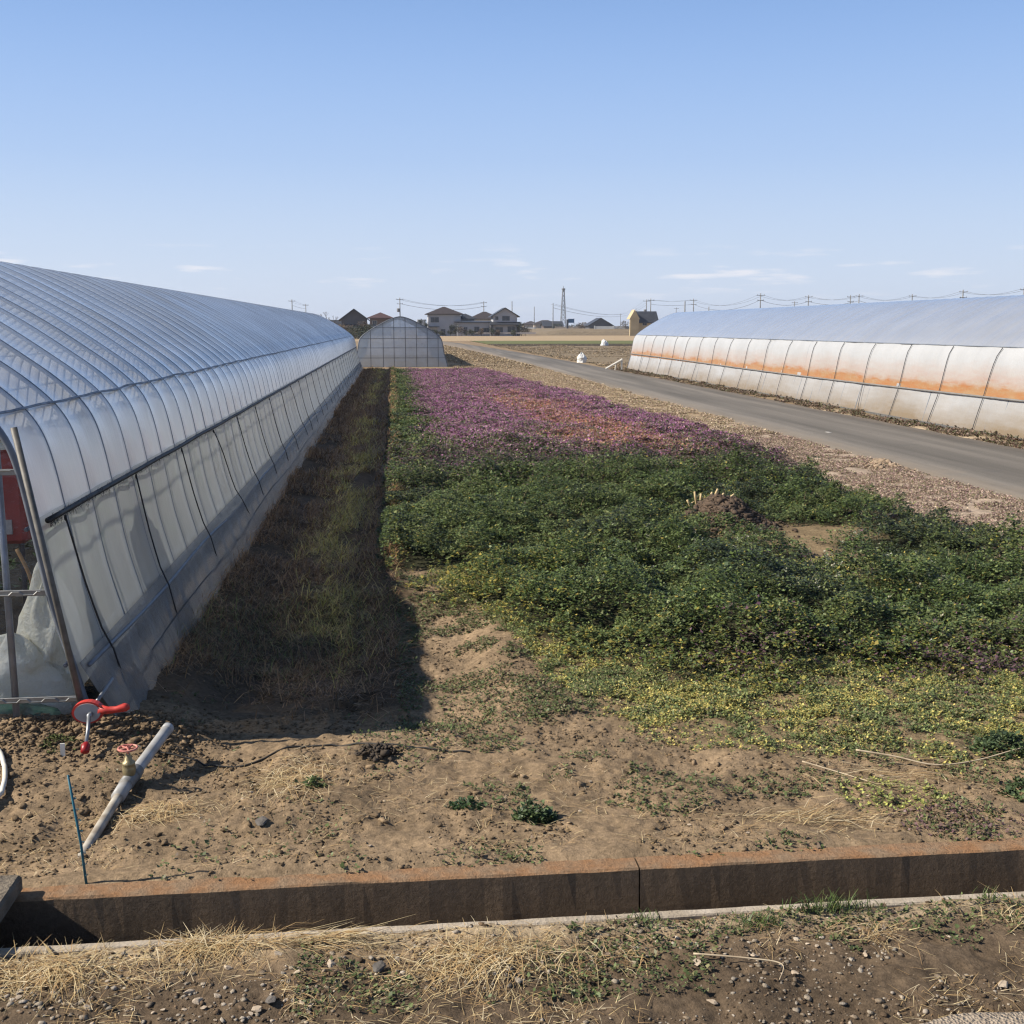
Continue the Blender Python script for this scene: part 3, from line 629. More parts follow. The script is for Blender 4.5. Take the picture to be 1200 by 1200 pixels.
grass_tuft(2.45, 4.15, .1, .04, 80, (.03, .07), 'thin green tuft below the channel near the right edge')
# named stones
for x, y, r, d, l, k in ((-.47, 3.70, .03, True, 'dark angular stone, largest of the foreground at lower left', 0), (-.66, 3.95, .019, False, 'pale flat stone in the straw at lower left', 1),
                         (-.48, 4.0, .019, False, 'upright pale stone below the channel beside the straw heap', 2), (-.27, 3.91, .022, False, 'round pale stone left of the broad straw scatter', 3),
                         (-.1, 3.88, .032, True, 'flat grey stone half hidden at the edge of the broad straw scatter', 4), (2.2, 3.55, .026, False, 'pale block-shaped stone at the lower right corner', 0),
                         (1.5, 4.16, .025, False, 'flat tan stone lying on the channel lip left of the green tuft', 1), (2.3, 4.17, .022, False, 'whitish stone resting against the channel near the right edge', 2),
                         (1.1, 3.56, .022, False, 'whitish stone at the edge of the gravel track', 3), (-.68, 5.16, .04, True, 'dark charcoal lump of burnt earth on bare soil between straw clumps', 4)):
    stone(x, y, r, d, l, k=k, sink=.1)
V, q = lumps(np.c_[rng.normal(-.13, .05, 150), rng.normal(6.05, .04, 150), .03*rng.random(150)], rng.uniform(.005, .017, 150), .7, .5)
V[:, 2] += hz(V[:, 0], V[:, 1])+.02
big('earth_clod', V, q, mat('dark_clod', (.06, .045, .032), None, .95, 20), label='crumbly dark clod of earth just in front of the house shadow', cat='clod')
# ------------------------------------------------------------------ heap of compost with pale stubs
n = 6000; X = rng.normal(3.95, .28, n); Y = rng.normal(13.1, .34, n)
V, q = lumps(np.c_[X, Y, hz(X, Y)+.01], rng.gamma(1.5, .006, n)+.005, .6, .55)
heap = big('compost_heap', V, q, mat('compost', (.11, .075, .05), (.06, .042, .03), .95, 9), label='dark brown heap of dug earth among the green weeds', cat='earth heap')
Ms = mat('pale_stub', (.6, .47, .25), (.42, .31, .16), .8, 14)
for i, x in enumerate((3.74, 3.82, 3.89, 3.97, 4.03, 4.1, 4.17)):
    y = 13.6+.06*((i*7) % 3); z = float(hz(x, y)); h = .12+.04*((i*5) % 3)
    mb = MB().tube([(x, y, z-.05), (x+.015*(i-3), y, z+h*.6), (x+.03*(i-3)+.01, y-.02, z+h)], [.018, .017, .013], 6)
    mb.tube([(x+.012*(i-3), y, z+h*.55), (x+.012*(i-3)+.045, y-.02, z+h*.85)], [.011, .006], 5)
    obj('cut_stalk', mb, Ms, smooth=True, base=(x, y, z), label='short pale cut stalk standing in the row behind the earth heap', cat='stalk', group='cut stalks behind the earth heap')
# ------------------------------------------------------------------ drain channel
s = N('stained_concrete'); pos = s.pos(); f1 = s.noise(pos, 2.2, 7); f2 = s.noise(pos, 45, 6, rough=.75); f3 = s.noise(pos, 9, 4)
sepn = s.n('SeparateXYZ', i_Vector=pos)
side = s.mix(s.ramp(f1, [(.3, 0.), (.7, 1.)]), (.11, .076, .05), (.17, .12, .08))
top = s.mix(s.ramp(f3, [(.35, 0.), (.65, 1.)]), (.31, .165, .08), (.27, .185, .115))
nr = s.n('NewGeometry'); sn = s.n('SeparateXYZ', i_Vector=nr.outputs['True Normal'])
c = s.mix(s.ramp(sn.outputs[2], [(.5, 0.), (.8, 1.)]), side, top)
grey = s.ramp(s.math('ADD', sepn.outputs[0], s.math('MULTIPLY', f3, 1.2)), [(0, 0.), (1, 0.)])
c = s.mix(1, c, s.ramp(f2, [(.3, .7), (.7, 1.2)]), 'MULTIPLY')
p = s.n('BsdfPrincipled', i_Base_Color=c, i_Roughness=.9); p.inputs['Specular IOR Level'].default_value = .2
s.L(s.bump(s.math('ADD', f2, s.math('MULTIPLY', f3, .6)), .018), p.inputs['Normal']); M_chan = s.surf(p.outputs[0])
M_conc = mat('grey_concrete', (.33, .29, .24), (.22, .19, .155), .9, 7, .012, 60)
M_lip = mat('pale_concrete', (.40, .34, .27), (.28, .23, .17), .9, 9, .006, 70)
def channel(x0, x1, label):
    e = empty('drain_channel', (x0, (CH0+CH1)/2, 0), label, 'drain channel'); d = -.33; xs = np.linspace(x0, x1, int((x1-x0)/.04))
    def run(name, prof, m, hi):
        mb = MB(); P = []
        for x in xs:
            P.append([(x, y+(.008*(fbm(x*9, 3.*i)-.5)+.02*hi*max(0, fbm(x*6, 5., 3)-.68)*(i == 4))*(0 < i < len(prof)-1), z+.005*(fbm(x*7+50, 2.*i)-.5)*(z > 0)) for i, (y, z) in enumerate(prof)]+[(x, *prof[0])])
        mb.grid(P); k = len(prof); mb.f.append(tuple(range(k))); mb.f.append(tuple(reversed(range((len(xs)-1)*(k+1), (len(xs)-1)*(k+1)+k))))
        obj(name, mb, m, e)
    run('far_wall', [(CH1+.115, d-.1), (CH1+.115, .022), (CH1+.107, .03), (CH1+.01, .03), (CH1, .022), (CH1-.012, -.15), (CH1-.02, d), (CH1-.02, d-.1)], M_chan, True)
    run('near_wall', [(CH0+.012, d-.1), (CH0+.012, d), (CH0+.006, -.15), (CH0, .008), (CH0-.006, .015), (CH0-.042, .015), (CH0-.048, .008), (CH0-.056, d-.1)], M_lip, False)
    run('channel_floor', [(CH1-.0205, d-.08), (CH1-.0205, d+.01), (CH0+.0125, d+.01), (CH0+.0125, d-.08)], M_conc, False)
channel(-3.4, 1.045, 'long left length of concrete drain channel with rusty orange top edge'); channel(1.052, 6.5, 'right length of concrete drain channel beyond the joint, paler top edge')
M_slab = mat('brown_concrete', (.17, .14, .105), (.1, .082, .062), .95, 9, .02, 50)
obj('concrete_slab', MB().box(-2.7, -1.6, 4.1, 4.6, .038, .115, .012), M_slab, base=(-2.1, 4.4, .034), label='grey concrete slab bridging the channel at the left picture edge', cat='slab')
# ------------------------------------------------------------------ the pipe with its valve
M_pvc = mat('grey_pvc', (.36, .37, .38), (.26, .245, .22), .5, 11); M_pvcd = mat('dark_pvc', (.2, .2, .195), (.13, .13, .125), .5, 12)
M_brass = mat('old_brass', (.35, .29, .16), (.2, .17, .1), .45, 25, .002, 120, .5); M_redw = mat('faded_red_paint', (.42, .11, .09), (.5, .26, .2), .6, 40)
P0 = np.array([-1.32, 6.27, .13]); P1 = np.array([-1.44, 5.72, .06]); P2 = np.array([-1.49, 4.95, -.03])
P1[2] = float(hz(*P1[:2]))+.045; P2[2] = float(hz(*P2[:2]))-.035
pe = empty('water_pipe', tuple(P1), 'grey plastic water pipe lying aslant on soil with a red wheel valve', 'pipe')
def along(a, b, t): return a+(b-a)*t
obj('upper_pipe', MB().tube([along(P0, P1, t) for t in np.linspace(0, .86, 6)], .031, 16).tube([along(P0, P1, -.012), along(P0, P1, .05)], .0335, 16), M_pvc, pe, True)
obj('coupling', MB().tube([along(P0, P1, .74), along(P0, P1, .99)], .039, 16).tube([along(P0, P1, .8), along(P0, P1, .84)], .043, 16), M_pvcd, pe, True)
obj('pipe_socket', MB().tube([along(P0, P1, .99), along(P1, P2, .16)], .036, 16), M_pvc, pe, True)
obj('lower_pipe', MB().tube([along(P1, P2, t) for t in np.linspace(.1, 1.02, 8)], .024, 12), mat('dirty_white_pipe', (.42, .39, .33), (.23, .19, .145), .65, 14), pe, True)
vb = along(P0, P1, .9)+np.array([.0, 0, .03])
va = obj('valve', MB().lathe(vb, [(.026, -.03), (.03, 0), (.034, .012), (.036, .04), (.03, .052), (.034, .056), (.034, .068), (.022, .075), (.016, .1), (.012, .105), (.012, .115)], 12), M_brass, pe, True)
mb = MB().tube([vb+[0, 0, .1], vb+[0, 0, .155]], .006, 8); wc = vb+[0, 0, .145]
mb.ring(wc, .048, .006, 'z', 24, 6)
for k in range(5):
    a = k*2*math.pi/5; mb.tube([wc, wc+[.046*math.cos(a), .046*math.sin(a), 0]], .005, 5)
mb.lathe(wc-[0, 0, .008], [(.012, 0), (.014, .008), (.01, .018)], 10)
obj('handwheel', mb, M_redw, va, True)
# small sticks and lines
z = float(hz(-1.36, 4.67))
mb = MB().tube([(-1.36, 4.67, z-.05), (-1.372, 4.665, .2), (-1.405, 4.66, .52)], [.006, .0058, .005], 8)
for k in range(9): mb.ring((-1.36-.0011*k*k*.5, 4.668, .06+.05*k), .0065, .0016, 'z', 8, 4)
obj('plant_stake', mb, mat('teal_plastic', (.02, .13, .17), (.012, .09, .13), .45, 30), smooth=True, label='thin teal plastic stake stuck in soil behind the channel', cat='stake')
mb = MB().box(-1.913, -1.887, 6.235, 6.241, float(hz(-1.9, 6.24))-.03, float(hz(-1.9, 6.24))+.075)
obj('plant_label', mb, mat('white_plastic', (.75, .74, .68), (.65, .63, .55), .5, 20), label='small white plastic plant label stuck upright in soil', cat='plant label')
pts = [(-2.75, 6.6), (-2.45, 6.5), (-2.25, 6.25), (-2.12, 5.95), (-2.06, 5.68), (-2.1, 5.45), (-2.3, 5.3), (-2.6, 5.3)]
obj('garden_hose', MB().tube([(x, y, float(hz(x, y))+.022) for x, y in smoothpts(pts)], .013, 10), mat('pale_hose', (.6, .58, .52), (.5, .47, .4), .5, 10), smooth=True, label='pale garden hose curving out of the left picture edge', cat='hose')
pts = [(-1.5, 6.3), (-1.2, 6.24), (-.95, 6.2), (-.6, 6.3), (-.3, 6.28), (0, 6.17), (.4, 6.05)]
obj('dark_ground_line', MB().tube([(x, y, float(hz(x, y))+.006) for x, y in smoothpts(pts)], .0055, 6), mat('black_line', (.03, .028, .025), None, .6, 10), smooth=True, label='thin black line lying across the soil in front of the house shadow', cat='cable')  # thin black tube following the soil, drawn as a dark line
# ------------------------------------------------------------------ greenhouses
PROF = [(0, 0), (.05, .2), (.1, .4), (.2, .79), (.275, 1.24), (.33, 1.55), (.385, 1.74), (.47, 1.88), (.6, 2.01), (.78, 2.15), (1.2, 2.44), (1.65, 2.7), (2.05, 2.91), (2.4, 3.06), (2.65, 3.13), (2.8, 3.145)]
def prof_pts(off=0., half=2.8, zmul=1.):
    """points of the whole arch from the right foot over the ridge to the left foot, x relative to the ridge"""
    d = np.array(smoothpts(PROF, 4)); k = half/2.8
    x = (2.8-d[:, 0])*k; z = d[:, 1]*zmul
    x = np.concatenate([x, -x[-2::-1]]); z = np.concatenate([z, z[-2::-1]])
    P = np.stack([x, z], 1); T = np.gradient(P, axis=0); nrm = np.stack([T[:, 1], -T[:, 0]], 1); nrm /= np.linalg.norm(nrm, axis=1)[:, None]
    return P+nrm*off
def section(P, z0, z1, right=True):
    """part of the arch between two heights on one side"""
    h = len(P)//2; Q = P[:h+1] if right else P[h:][::-1]
    zz = np.concatenate([[z0], Q[(Q[:, 1] > z0) & (Q[:, 1] < z1)][:, 1], [z1]])
    zz = np.unique(np.concatenate([zz, np.linspace(z0, z1, 8)]))
    return np.stack([np.interp(zz, Q[:, 1], Q[:, 0]), zz], 1)
def sheet_mesh(Q, ya, yb, sp, sag, crease, cx, seed=0, n=6):
    """film stretched over hoops sp apart: sags between them and creases"""
    ys = np.arange(ya, yb+1e-6, sp/n); Q = np.asarray(Q)
    T = np.gradient(Q, axis=0); nr = np.stack([T[:, 1], -T[:, 0]], 1); nr /= np.linalg.norm(nr, axis=1)[:, None]
    s_ = np.concatenate([[0], np.cumsum(np.linalg.norm(np.diff(Q, axis=0), axis=1))])
    YY, SS = np.meshgrid(ys, s_, indexing='ij')
    w_ = np.sin(np.pi*((YY-ya)/sp % 1))
    d = -sag*w_+w_**.7*(crease*(fbm(YY*5+seed, SS*.8+YY*.8, 3)-.5)+crease*.8*(fbm(YY*1.1+seed, SS*1.2, 2)-.5))
    return np.stack([cx+Q[None, :, 0]+nr[None, :, 0]*d, YY, Q[None, :, 1]+nr[None, :, 1]*d], -1)
M_steel = mat('galvanised_steel', (.3, .31, .33), (.2, .21, .22), .45, 9, metal=.6); M_hoop = mat('hoop_pipe', (.19, .21, .245), (.13, .15, .18), .5, 8, metal=.2)
M_blk = mat('black_band', (.018, .018, .02), None, .55, 10); M_alu = mat('aluminium_rail', (.33, .33, .32), (.22, .22, .215), .4, 15, metal=.7)
F_roof = film('roof_film', (.88, .89, .91), .24, .6, .3, 1.1, (3., 12, 1.2), .006)
F_side = film('side_film', (.76, .77, .73), .42, .66, .3, .4, (1.2, 4, .5), .014)
F_skirt = film('skirt_film', (.3, .3, .3), .36, .5, .25, .35, (4, 9, 4), .05)
F_gable = film('gable_film', (.6, .66, .7), 1.1, .5, .08, .8, (2., 2, 2.5), .03)
CX = -4.6; Y0 = 6.6; Y1 = 64.8; SP = .6
gh = empty('greenhouse', (CX, Y0, 0), 'long clear plastic tunnel greenhouse with ribbed roof and red crank corner at left', 'greenhouse')
PO = prof_pts(.0085)
roofQ = np.concatenate([section(PO, 1.24, 3.15), section(PO, 1.24, 3.15, False)[::-1]])
Pm = sheet_mesh(roofQ, Y0, Y1, SP, .03, .03, CX, 3)
obj('roof_film', MB().grid(Pm), F_roof, gh, True)
sideQ = section(prof_pts(.0092), .3, 1.3)
obj('side_curtain', MB().grid(sheet_mesh(sideQ, Y0, Y1, SP, .006, .05, CX, 11)), F_side, gh, True)
SK = np.array([(2.83+.12, -.12), (2.83+.05, .1), (2.83-.02, .25), (2.8-.075, .44)])
def skirt_mesh(sg):
    ys = np.arange(Y0-.02, Y1+.02, .1); P = []
    for y in ys:
        g = .035*(fbm(y*2.2, 4.+sg, 3)-.5); row = []
        for i, (x, z) in enumerate(SK):
            f_ = (3-i)/3; row.append((CX+sg*(x+g*f_*1.6+.06*f_*(y < 8)*(8-y)/1.4), y, z+.03*(vnoise(y*3, 7.+i)-.5)*(i == 0)))
        P.append(row)
    return MB().grid(P)
obj('skirt_film', skirt_mesh(1), F_skirt, gh, True); obj('skirt_film', skirt_mesh(-1), F_skirt, gh, True)
sl = section(prof_pts(.02), .3, 1.3, False); obj('side_curtain', MB().grid(sheet_mesh(sl, Y0, Y1, SP, .006, .04, CX, 21)), F_side, gh, True)
# hoops, each its own
PI_ = prof_pts(-.006)
hm = MB().tube([(x, 0, z) for x, z in PI_], .0168, 8)
h0 = obj('hoop', hm, M_hoop, None, True)
h0.parent = gh; h0.location = (0, 0, 0)
nh = int(round((Y1-Y0)/SP))
for k in range(1, nh+1):
    c = h0.copy(); C.objects.link(c); c.parent = gh; c.location = (0, k*SP, 0)
def xat(z, off=0., right=True, P=None):
    P = prof_pts(off) if P is None else P; h = len(P)//2; Q = P[:h+1]
    return float(np.interp(z, Q[:, 1], Q[:, 0]))
def band(z, off, h_, m, nm):
    Q = section(prof_pts(off), z-h_, z+h_); T = Q[-1]-Q[0]; T /= np.linalg.norm(T); nr = np.array([T[1], -T[0]])*.006; P = []
    for y in np.arange(Y0+.02, Y1, .15):
        w_ = .03*(fbm(y*1.5, z)-.5); P.append([(CX+x, y, z_+w_) for x, z_ in (Q[0], Q[0]+nr, Q[-1]+nr, Q[-1])])
    return obj(nm, MB().grid(P), m, gh)
band(1.9, .013, .006, mat('fixing_rail_grey', (.07, .08, .1), (.28, .29, .32), .5, 9), 'fixing_rail')
for z in (1.88, 1.24, .42):
    for sg in (1, -1):
        obj('purlin', MB().tube([(CX+sg*xat(z, -.055), Y0, z), (CX+sg*xat(z, -.055), Y1, z)], .013, 6), M_hoop, gh, True)
obj('ridge_pipe', MB().tube([(CX, Y0, 3.1), (CX, Y1, 3.1)], .013, 6), M_hoop, gh, True)
# curtain rail with bunched black fringe, curtain roller, ground line
x = CX+xat(1.27, .035); ys = np.arange(Y0+.12, Y1, .25)
obj('curtain_rail', MB().tube([(x+.004*math.sin(y*3), y, 1.275+.012*(fbm(y*.5, 1.)-.5)) for y in ys], .018, 8), M_blk, gh, True)
n = 2600; yy = Y0+.15+(Y1-Y0-.3)*rng.random(n)**2.2; P = np.c_[np.full(n, x+.01), yy, 1.27+.015*rng.normal(0, 1, n)]
V, q = blades(P, rng.normal(0, 1.2, n), rng.uniform(-1.2, 1., n), rng.uniform(.015, .05, n), np.full(n, .0016), .3)
big('fringe', V-np.array([CX, Y0, 0]), q, M_blk, parent=gh, kind='stuff')
x = CX+xat(.36, .05)
obj('roller_pipe', MB().tube([(x, y, .36+.04*math.sin(y*.33)+.02*math.sin(y*1.3)) for y in np.arange(Y0+.05, Y1, .3)], .013, 8), M_hoop, gh, True)
obj('ground_line', MB().tube([(CX+2.83+.035, y, .13+.02*math.sin(y*.9)) for y in np.arange(Y0+.1, Y1, .4)], .006, 5), M_blk, gh, True)
for k in range(30):
    y = Y0+.42+k*1.93; sl_ = random.uniform(-.15, .6) if k % 5 != 3 else 1.1
    pts = []
    for t in np.linspace(0, 1, 9):
        z = 1.25-1.17*t; bow = math.sin(t*math.pi)*.015
        xx = CX+xat(z, .05)+bow if z > .42 else CX+2.8-.03+.12*(1-z/.42)*.8+.015
        pts.append((xx, y+sl_*t*.7+(.08*math.sin(t*7) if k % 5 == 3 else 0), z))
    b = MB().tube(pts, .0062, 6); b.ring((pts[0][0], pts[0][1], pts[0][2]-.01), .016, .005, 'x', 10, 5)
    obj('strap', b, M_blk, gh, True)
# the front gable: film, frame bars, end arch
def gable(parent, y, cx, P, m, name='gable_film', wob=.015, skirt=.0):
    pr = P; rows = []; h = len(pr)//2
    for i in range(0, h+1):
        xr, z = pr[i]; xl = pr[len(pr)-1-i][0]
        rows.append([(cx+xl+(xr-xl)*t, y+wob*(fbm(t*9+3, z*3, 3)-.5)*2*(1 if 0 < t < 1 else 0), z) for t in np.linspace(0, 1, 60)])
    return obj(name, MB().grid(rows), m, parent, True)
gable(gh, Y0-.005, CX, prof_pts(.01), F_gable)
gable(gh, Y1+.005, CX, prof_pts(.01), F_side, wob=.02)
obj('end_arch', MB().tube([(CX+x, Y0-.012, z) for x, z in prof_pts(-.008)], .02, 8), M_hoop, gh, True)
def wbar(z, x0, x1, y):
    mb = MB().box(x0, x1, y-.02, y-.008, z-.018, z+.018, .003); xs = np.arange(x0+.02, x1-.02, .02)
    mb.tube([(x, y-.026, z+.009*math.copysign(1, math.sin(x*42))) for x in xs], .0035, 5); return mb
for z in (.22, .87, 1.58):
    e = xat(z, -.02); obj('frame_rail', wbar(z, CX-e, CX+e, Y0), M_alu, gh)
for x in (-2.24, -1.25, -.62, .62, 1.25, 2.33):
    zt = float(np.interp(abs(x), prof_pts()[:len(prof_pts())//2+1, 0][::-1], prof_pts()[:len(prof_pts())//2+1, 1][::-1]))
    obj('frame_post', MB().tube([(CX+x, Y0+.03, -.2), (CX+x-.0, Y0+.03, zt-.03)], .02, 10), M_steel, gh, True)
# guide pole of the crank, leaning along the corner
gx0, gx1 = CX+2.755, CX+xat(1.82)+.05
obj('guide_pole', MB().tube([(gx0+.04, Y0-.09, -.12), (CX+xat(1.82)+.09, Y0-.06, 1.84)], .019, 12), mat('weathered_pole', (.15, .14, .125), (.085, .08, .07), .6, 20, metal=.2), gh, True)
# crank
M_red = mat('red_plastic', (.5, .035, .025), (.34, .04, .03), .5, 28); M_gry = mat('grey_plastic', (.3, .3, .31), (.24, .24, .25), .5, 12)
cc = np.array([CX+2.80, Y0-.17, .19])
cr_ = empty('curtain_winder', tuple(cc), 'red hand crank with grey dial clamped to the pole at the greenhouse corner', 'crank')
out = []
for k in range(24):
    a = 2*math.pi*k/24; r_ = .078
    out.append((cc[0]+r_*1.15*math.cos(a), cc[2]+r_*.85*math.sin(a)))
obj('casing', MB().prism(out, cc[1]-.02, cc[1]+.03), M_red, cr_)
mb = MB().tube([cc+[.06, 0, .01], cc+[.11, 0, .004], cc+[.16, -.002, .008], cc+[.21, -.004, .02], cc+[.232, -.004, .024]], [.03, .022, .02, .026, .016], 12)
obj('lever', mb, M_red, cr_, True)
obj('dial', MB().prism([(cc[0]+.066*1.12*math.cos(k*math.pi/12), cc[2]+.066*.85*math.sin(k*math.pi/12)) for k in range(24)], cc[1]-.026, cc[1]-.0195), M_gry, cr_)
mb = MB().tube([cc+[.02, -.07, -.005], cc+[.02, -.02, -.005]], .014, 10).tube([cc+[.02, -.065, -.005], cc+[.025, -.12, -.07], cc+[.03, -.2, -.13]], .011, 10)
obj('crank_arm', mb, M_steel, cr_, True)
obj('knob', MB().tube([cc+[.03, -.185, -.12], cc+[.03, -.2, -.132], cc+[.032, -.235, -.155], cc+[.032, -.242, -.16]], [.014, .026, .024, .012], 12), mat('dark_red_plastic', (.3, .012, .014), None, .4, 10), cr_, True)
obj('shaft', MB().tube([cc+[.03, .02, .03], cc+[.07, .3, .1]], .011, 8), M_steel, cr_, True)
# ------------------------------------------------------------------ things inside the front
M_redf = mat('faded_red_cabinet', (.36, .05, .045), (.25, .04, .04), .6, 4); M_vent = mat('pale_grille', (.45, .42, .4), (.3, .28, .27), .6, 30); M_drk2 = mat('dark_metal', (.05, .05, .055), None, .5, 9)
bx = empty('heater', (-3.35, 8.9, 0), 'red farm heater with grilles seen through the greenhouse front', 'heater')
obj('body', MB().box(-3.9, -2.78, 8.6, 9.3, .78, 1.5, .03), M_redf, bx)
mb = MB()
for k in range(5): mb.box(-3.2+.0, -3.0, 8.585, 8.598, 1.0+.035*k, 1.02+.035*k)
obj('grille', mb, M_vent, bx); obj('grille', MB().box(-2.95, -2.87, 8.585, 8.598, .86, .97), M_vent, bx); obj('panel', MB().box(-3.25, -3.02, 8.58, 8.598, 1.23, 1.36), M_drk2, bx)
for x in (-3.85, -2.83): obj('leg', MB().tube([(x, 8.65, -.03), (x, 8.65, .79)], .02, 8), M_drk2, bx, True)
def cloth(name, cx, cy, cz, rx, ry, rz_, m, label, cat, seed):
    n_, k_ = 34, 20; P = []
    for i in range(k_):
        t = i/(k_-1); row = []
        for j in range(n_+1):
            a = 2*math.pi*(j % n_)/n_; r_ = math.sin(min(1, t*1.05)*math.pi*.5)**.6*(1+.8*(fbm(math.cos(a)*2.2+seed+5, math.sin(a)*2.2+t*4, 4)-.5))
            row.append((cx+rx*r_*math.cos(a), cy+ry*r_*math.sin(a), cz+rz_*(1-t)**.8*(1+.5*(fbm(math.cos(a)*1.5+seed+9, math.sin(a)*1.5, 2)-.5))))
        P.append(row)
    return obj(name, MB().grid(P), m, smooth=True, label=label, cat=cat)
s = N('milky_sheet'); pos = s.pos(); cl_ = s.ramp(s.noise(pos, 6, 5), [(.3, (.9, .84, .64)), (.7, (.98, .95, .82))])
nr_ = s.bump(s.noise(pos, 11, 7, rough=.65), .03); t_ = s.n('BsdfTranslucent', i_Color=cl_, i_Normal=nr_); d_ = s.n('BsdfPrincipled', i_Base_Color=cl_, i_Normal=nr_, i_Roughness=.45)
M_cloth = s.surf(s.n('MixShader', i_0=.25, i_1=d_.outputs[0], i_2=t_.outputs[0]).outputs[0])
cloth('plastic_bundle', -2.22, 7.2, -.02, .2, .22, .9, M_cloth, 'crumpled milky plastic sheet heaped inside the greenhouse front corner', 'plastic sheet', 1)
cloth('plastic_bundle', -2.42, 7.05, -.02, .33, .2, .5, M_cloth, 'low milky plastic sheet lump beside the taller heap', 'plastic sheet', 4)
cloth('tarpaulin', -2.7, 6.86, -.02, .62, .14, .2, mat('green_tarp', (.03, .16, .09), (.2, .24, .2), .5, 5, .02, 9), 'green tarpaulin bunched along the foot of the greenhouse front', 'tarpaulin', 7)
cloth('white_cover', -3.2, 8.95, 1.5, .55, .4, .16, M_cloth, 'white cloth thrown over the red heater', 'cloth', 2)
n = 2600; X = rng.uniform(-6.6, -2.35, n); Y = rng.uniform(7.9, 26, n); k = (np.abs(((X+7) % 1.1)-.55) < .38) & ~((X > -4.0) & (X < -2.7) & (Y > 8.5) & (Y < 9.4)); X = X[k]; Y = Y[k]; n = len(X)
V, q, c = plants(X, Y, .08+.75*rng.random(n)**.7, rng.uniform(.06, .12, n), 8, pick([(.05, .1, .03), (.035, .075, .03), (.08, .13, .04)], n*8).reshape(n, 8, 3), (-.5, .7))
big('crop_rows', V, q, M_leaf, c, kind='stuff', label='green crop rows growing inside the clear greenhouse', cat='crops')
obj('bent_hoop', MB().tube(smoothpts([(-2.72, 8.2, .0), (-2.62, 8.15, .35), (-2.62, 8.15, .6), (-2.72, 8.2, .82)]), .014, 8), mat('tan_rod', (.45, .26, .12), None, .6, 10), smooth=True, label='bent tan rod among crops behind the greenhouse front', cat='rod')
# ------------------------------------------------------------------ far greenhouse, gable on
FX, FY0, FY1 = .47, 68.2, 98
fg = empty('greenhouse', (FX, FY0, 0), 'far plastic tunnel greenhouse showing its gridded gable end beyond the field', 'greenhouse')
F_fr = film('far_roof_film', (.62, .68, .76), .3, .55, .22, .8, (1., 4, 1.), .03); F_fg = film('far_gable_film', (.6, .66, .74), .42, .6, .2, .6, (1, 1, 1), .04)
PF = prof_pts(.012, 2.83, .955)
obj('roof_film', MB().grid(sheet_mesh(PF, FY0, FY1, 1.2, .01, .03, FX, 33, 3)), F_fr, fg, True)
gable(fg, FY0-.005, FX, PF, F_fg, wob=.03); gable(fg, FY1+.005, FX, PF, F_fg, wob=.03)
hm2 = MB().tube([(x, 0, z) for x, z in prof_pts(-.014, 2.83, .955)], .0125, 5); h0 = obj('hoop', hm2, M_hoop, None, True); h0.parent = fg
for k in range(1, 25):
    c = h0.copy(); C.objects.link(c); c.parent = fg; c.location = (0, k*1.2, 0)
M_dkb = mat('dark_frame_bar', (.16, .17, .18), None, .6, 6)
def zat(x, P): h = len(P)//2; return float(np.interp(abs(x), P[:h+1, 0][::-1], P[:h+1, 1][::-1]))
for x in (-1.8, -1.05, -.4, .28, .95, 1.6, 2.25): obj('frame_post', MB().box(FX+x-.016, FX+x+.016, FY0-.05, FY0-.012, -.1, zat(x, PF)-.03), M_dkb, fg)
for z in (.55, 1.15, 1.7, 2.35):
    e = xat(z, P=PF)-.05; obj('frame_rail', MB().box(FX-e, FX+e, FY0-.075, FY0-.051, z-.014, z+.014), M_dkb, fg)
obj('end_arch', MB().tube([(FX+x, FY0-.02, z) for x, z in prof_pts(0, 2.83, .955)], .03, 6), M_hoop, fg, True)
# ------------------------------------------------------------------ right greenhouse, milky film with rusty stain
RX = 13.3+2.95; RY0 = 10.2; RY1 = 63.2
rg = empty('greenhouse', (RX, RY0, 0), 'long milky white tunnel greenhouse with orange dirt band across the road', 'greenhouse')
def rust(s, co, c):
    z_ = s.n('SeparateXYZ', i_Vector=co).outputs[2]; nz1 = s.noise(co, 1., 5, (1, .35, .5)); nz2 = s.noise(co, 1., 6, (3, 1.6, 9), .7)
    zz = s.math('ADD', z_, s.math('MULTIPLY', s.math('SUBTRACT', nz1, .5), .55))
    zz = s.math('ADD', zz, s.math('MULTIPLY', s.math('SUBTRACT', nz2, .5), .3))
    mr_ = s.n('MapRange', i_Value=zz); mr_.inputs[1].default_value = .8; mr_.inputs[2].default_value = 1.6
    m1 = s.ramp(mr_.outputs[0], [(0, .92), (.2, .92), (.3, .62), (.42, .4), (.7, .2), (1, 0.)])
    return s.mix(m1, c, s.mix(s.ramp(nz2, [(.35, 0.), (.65, 1.)]), (.47, .17, .03), (.47, .28, .12)))
def mud(s, co, c):
    z_ = s.n('SeparateXYZ', i_Vector=co).outputs[2]; nz1 = s.noise(co, 1., 6, (1, .3, 1.6), .7)
    zz = s.math('ADD', z_, s.math('MULTIPLY', s.math('SUBTRACT', nz1, .5), 1.3))
    mr_ = s.n('MapRange', i_Value=zz); mr_.inputs[1].default_value = 0; mr_.inputs[2].default_value = .9
    return s.mix(s.ramp(mr_.outputs[0], [(0, .95), (.4, .5), (1, 0.)]), c, (.3, .22, .13))
F_rroof = film('milky_roof_film', (.6, .625, .68), .18, .5, .25, 1.1, (1.5, 5, .8), .012, tcol=(.9, .92, .96))
F_rside = film('stained_side_film', (.6, .605, .61), .1, .35, .35, .3, (2, 5, .6), .03, rust)
F_rskirt = film('muddy_skirt_film', (.6, .605, .61), .08, .4, .4, .4, (2, 5, .6), .03, mud)
PR = prof_pts(.012, 2.95, 1.02)
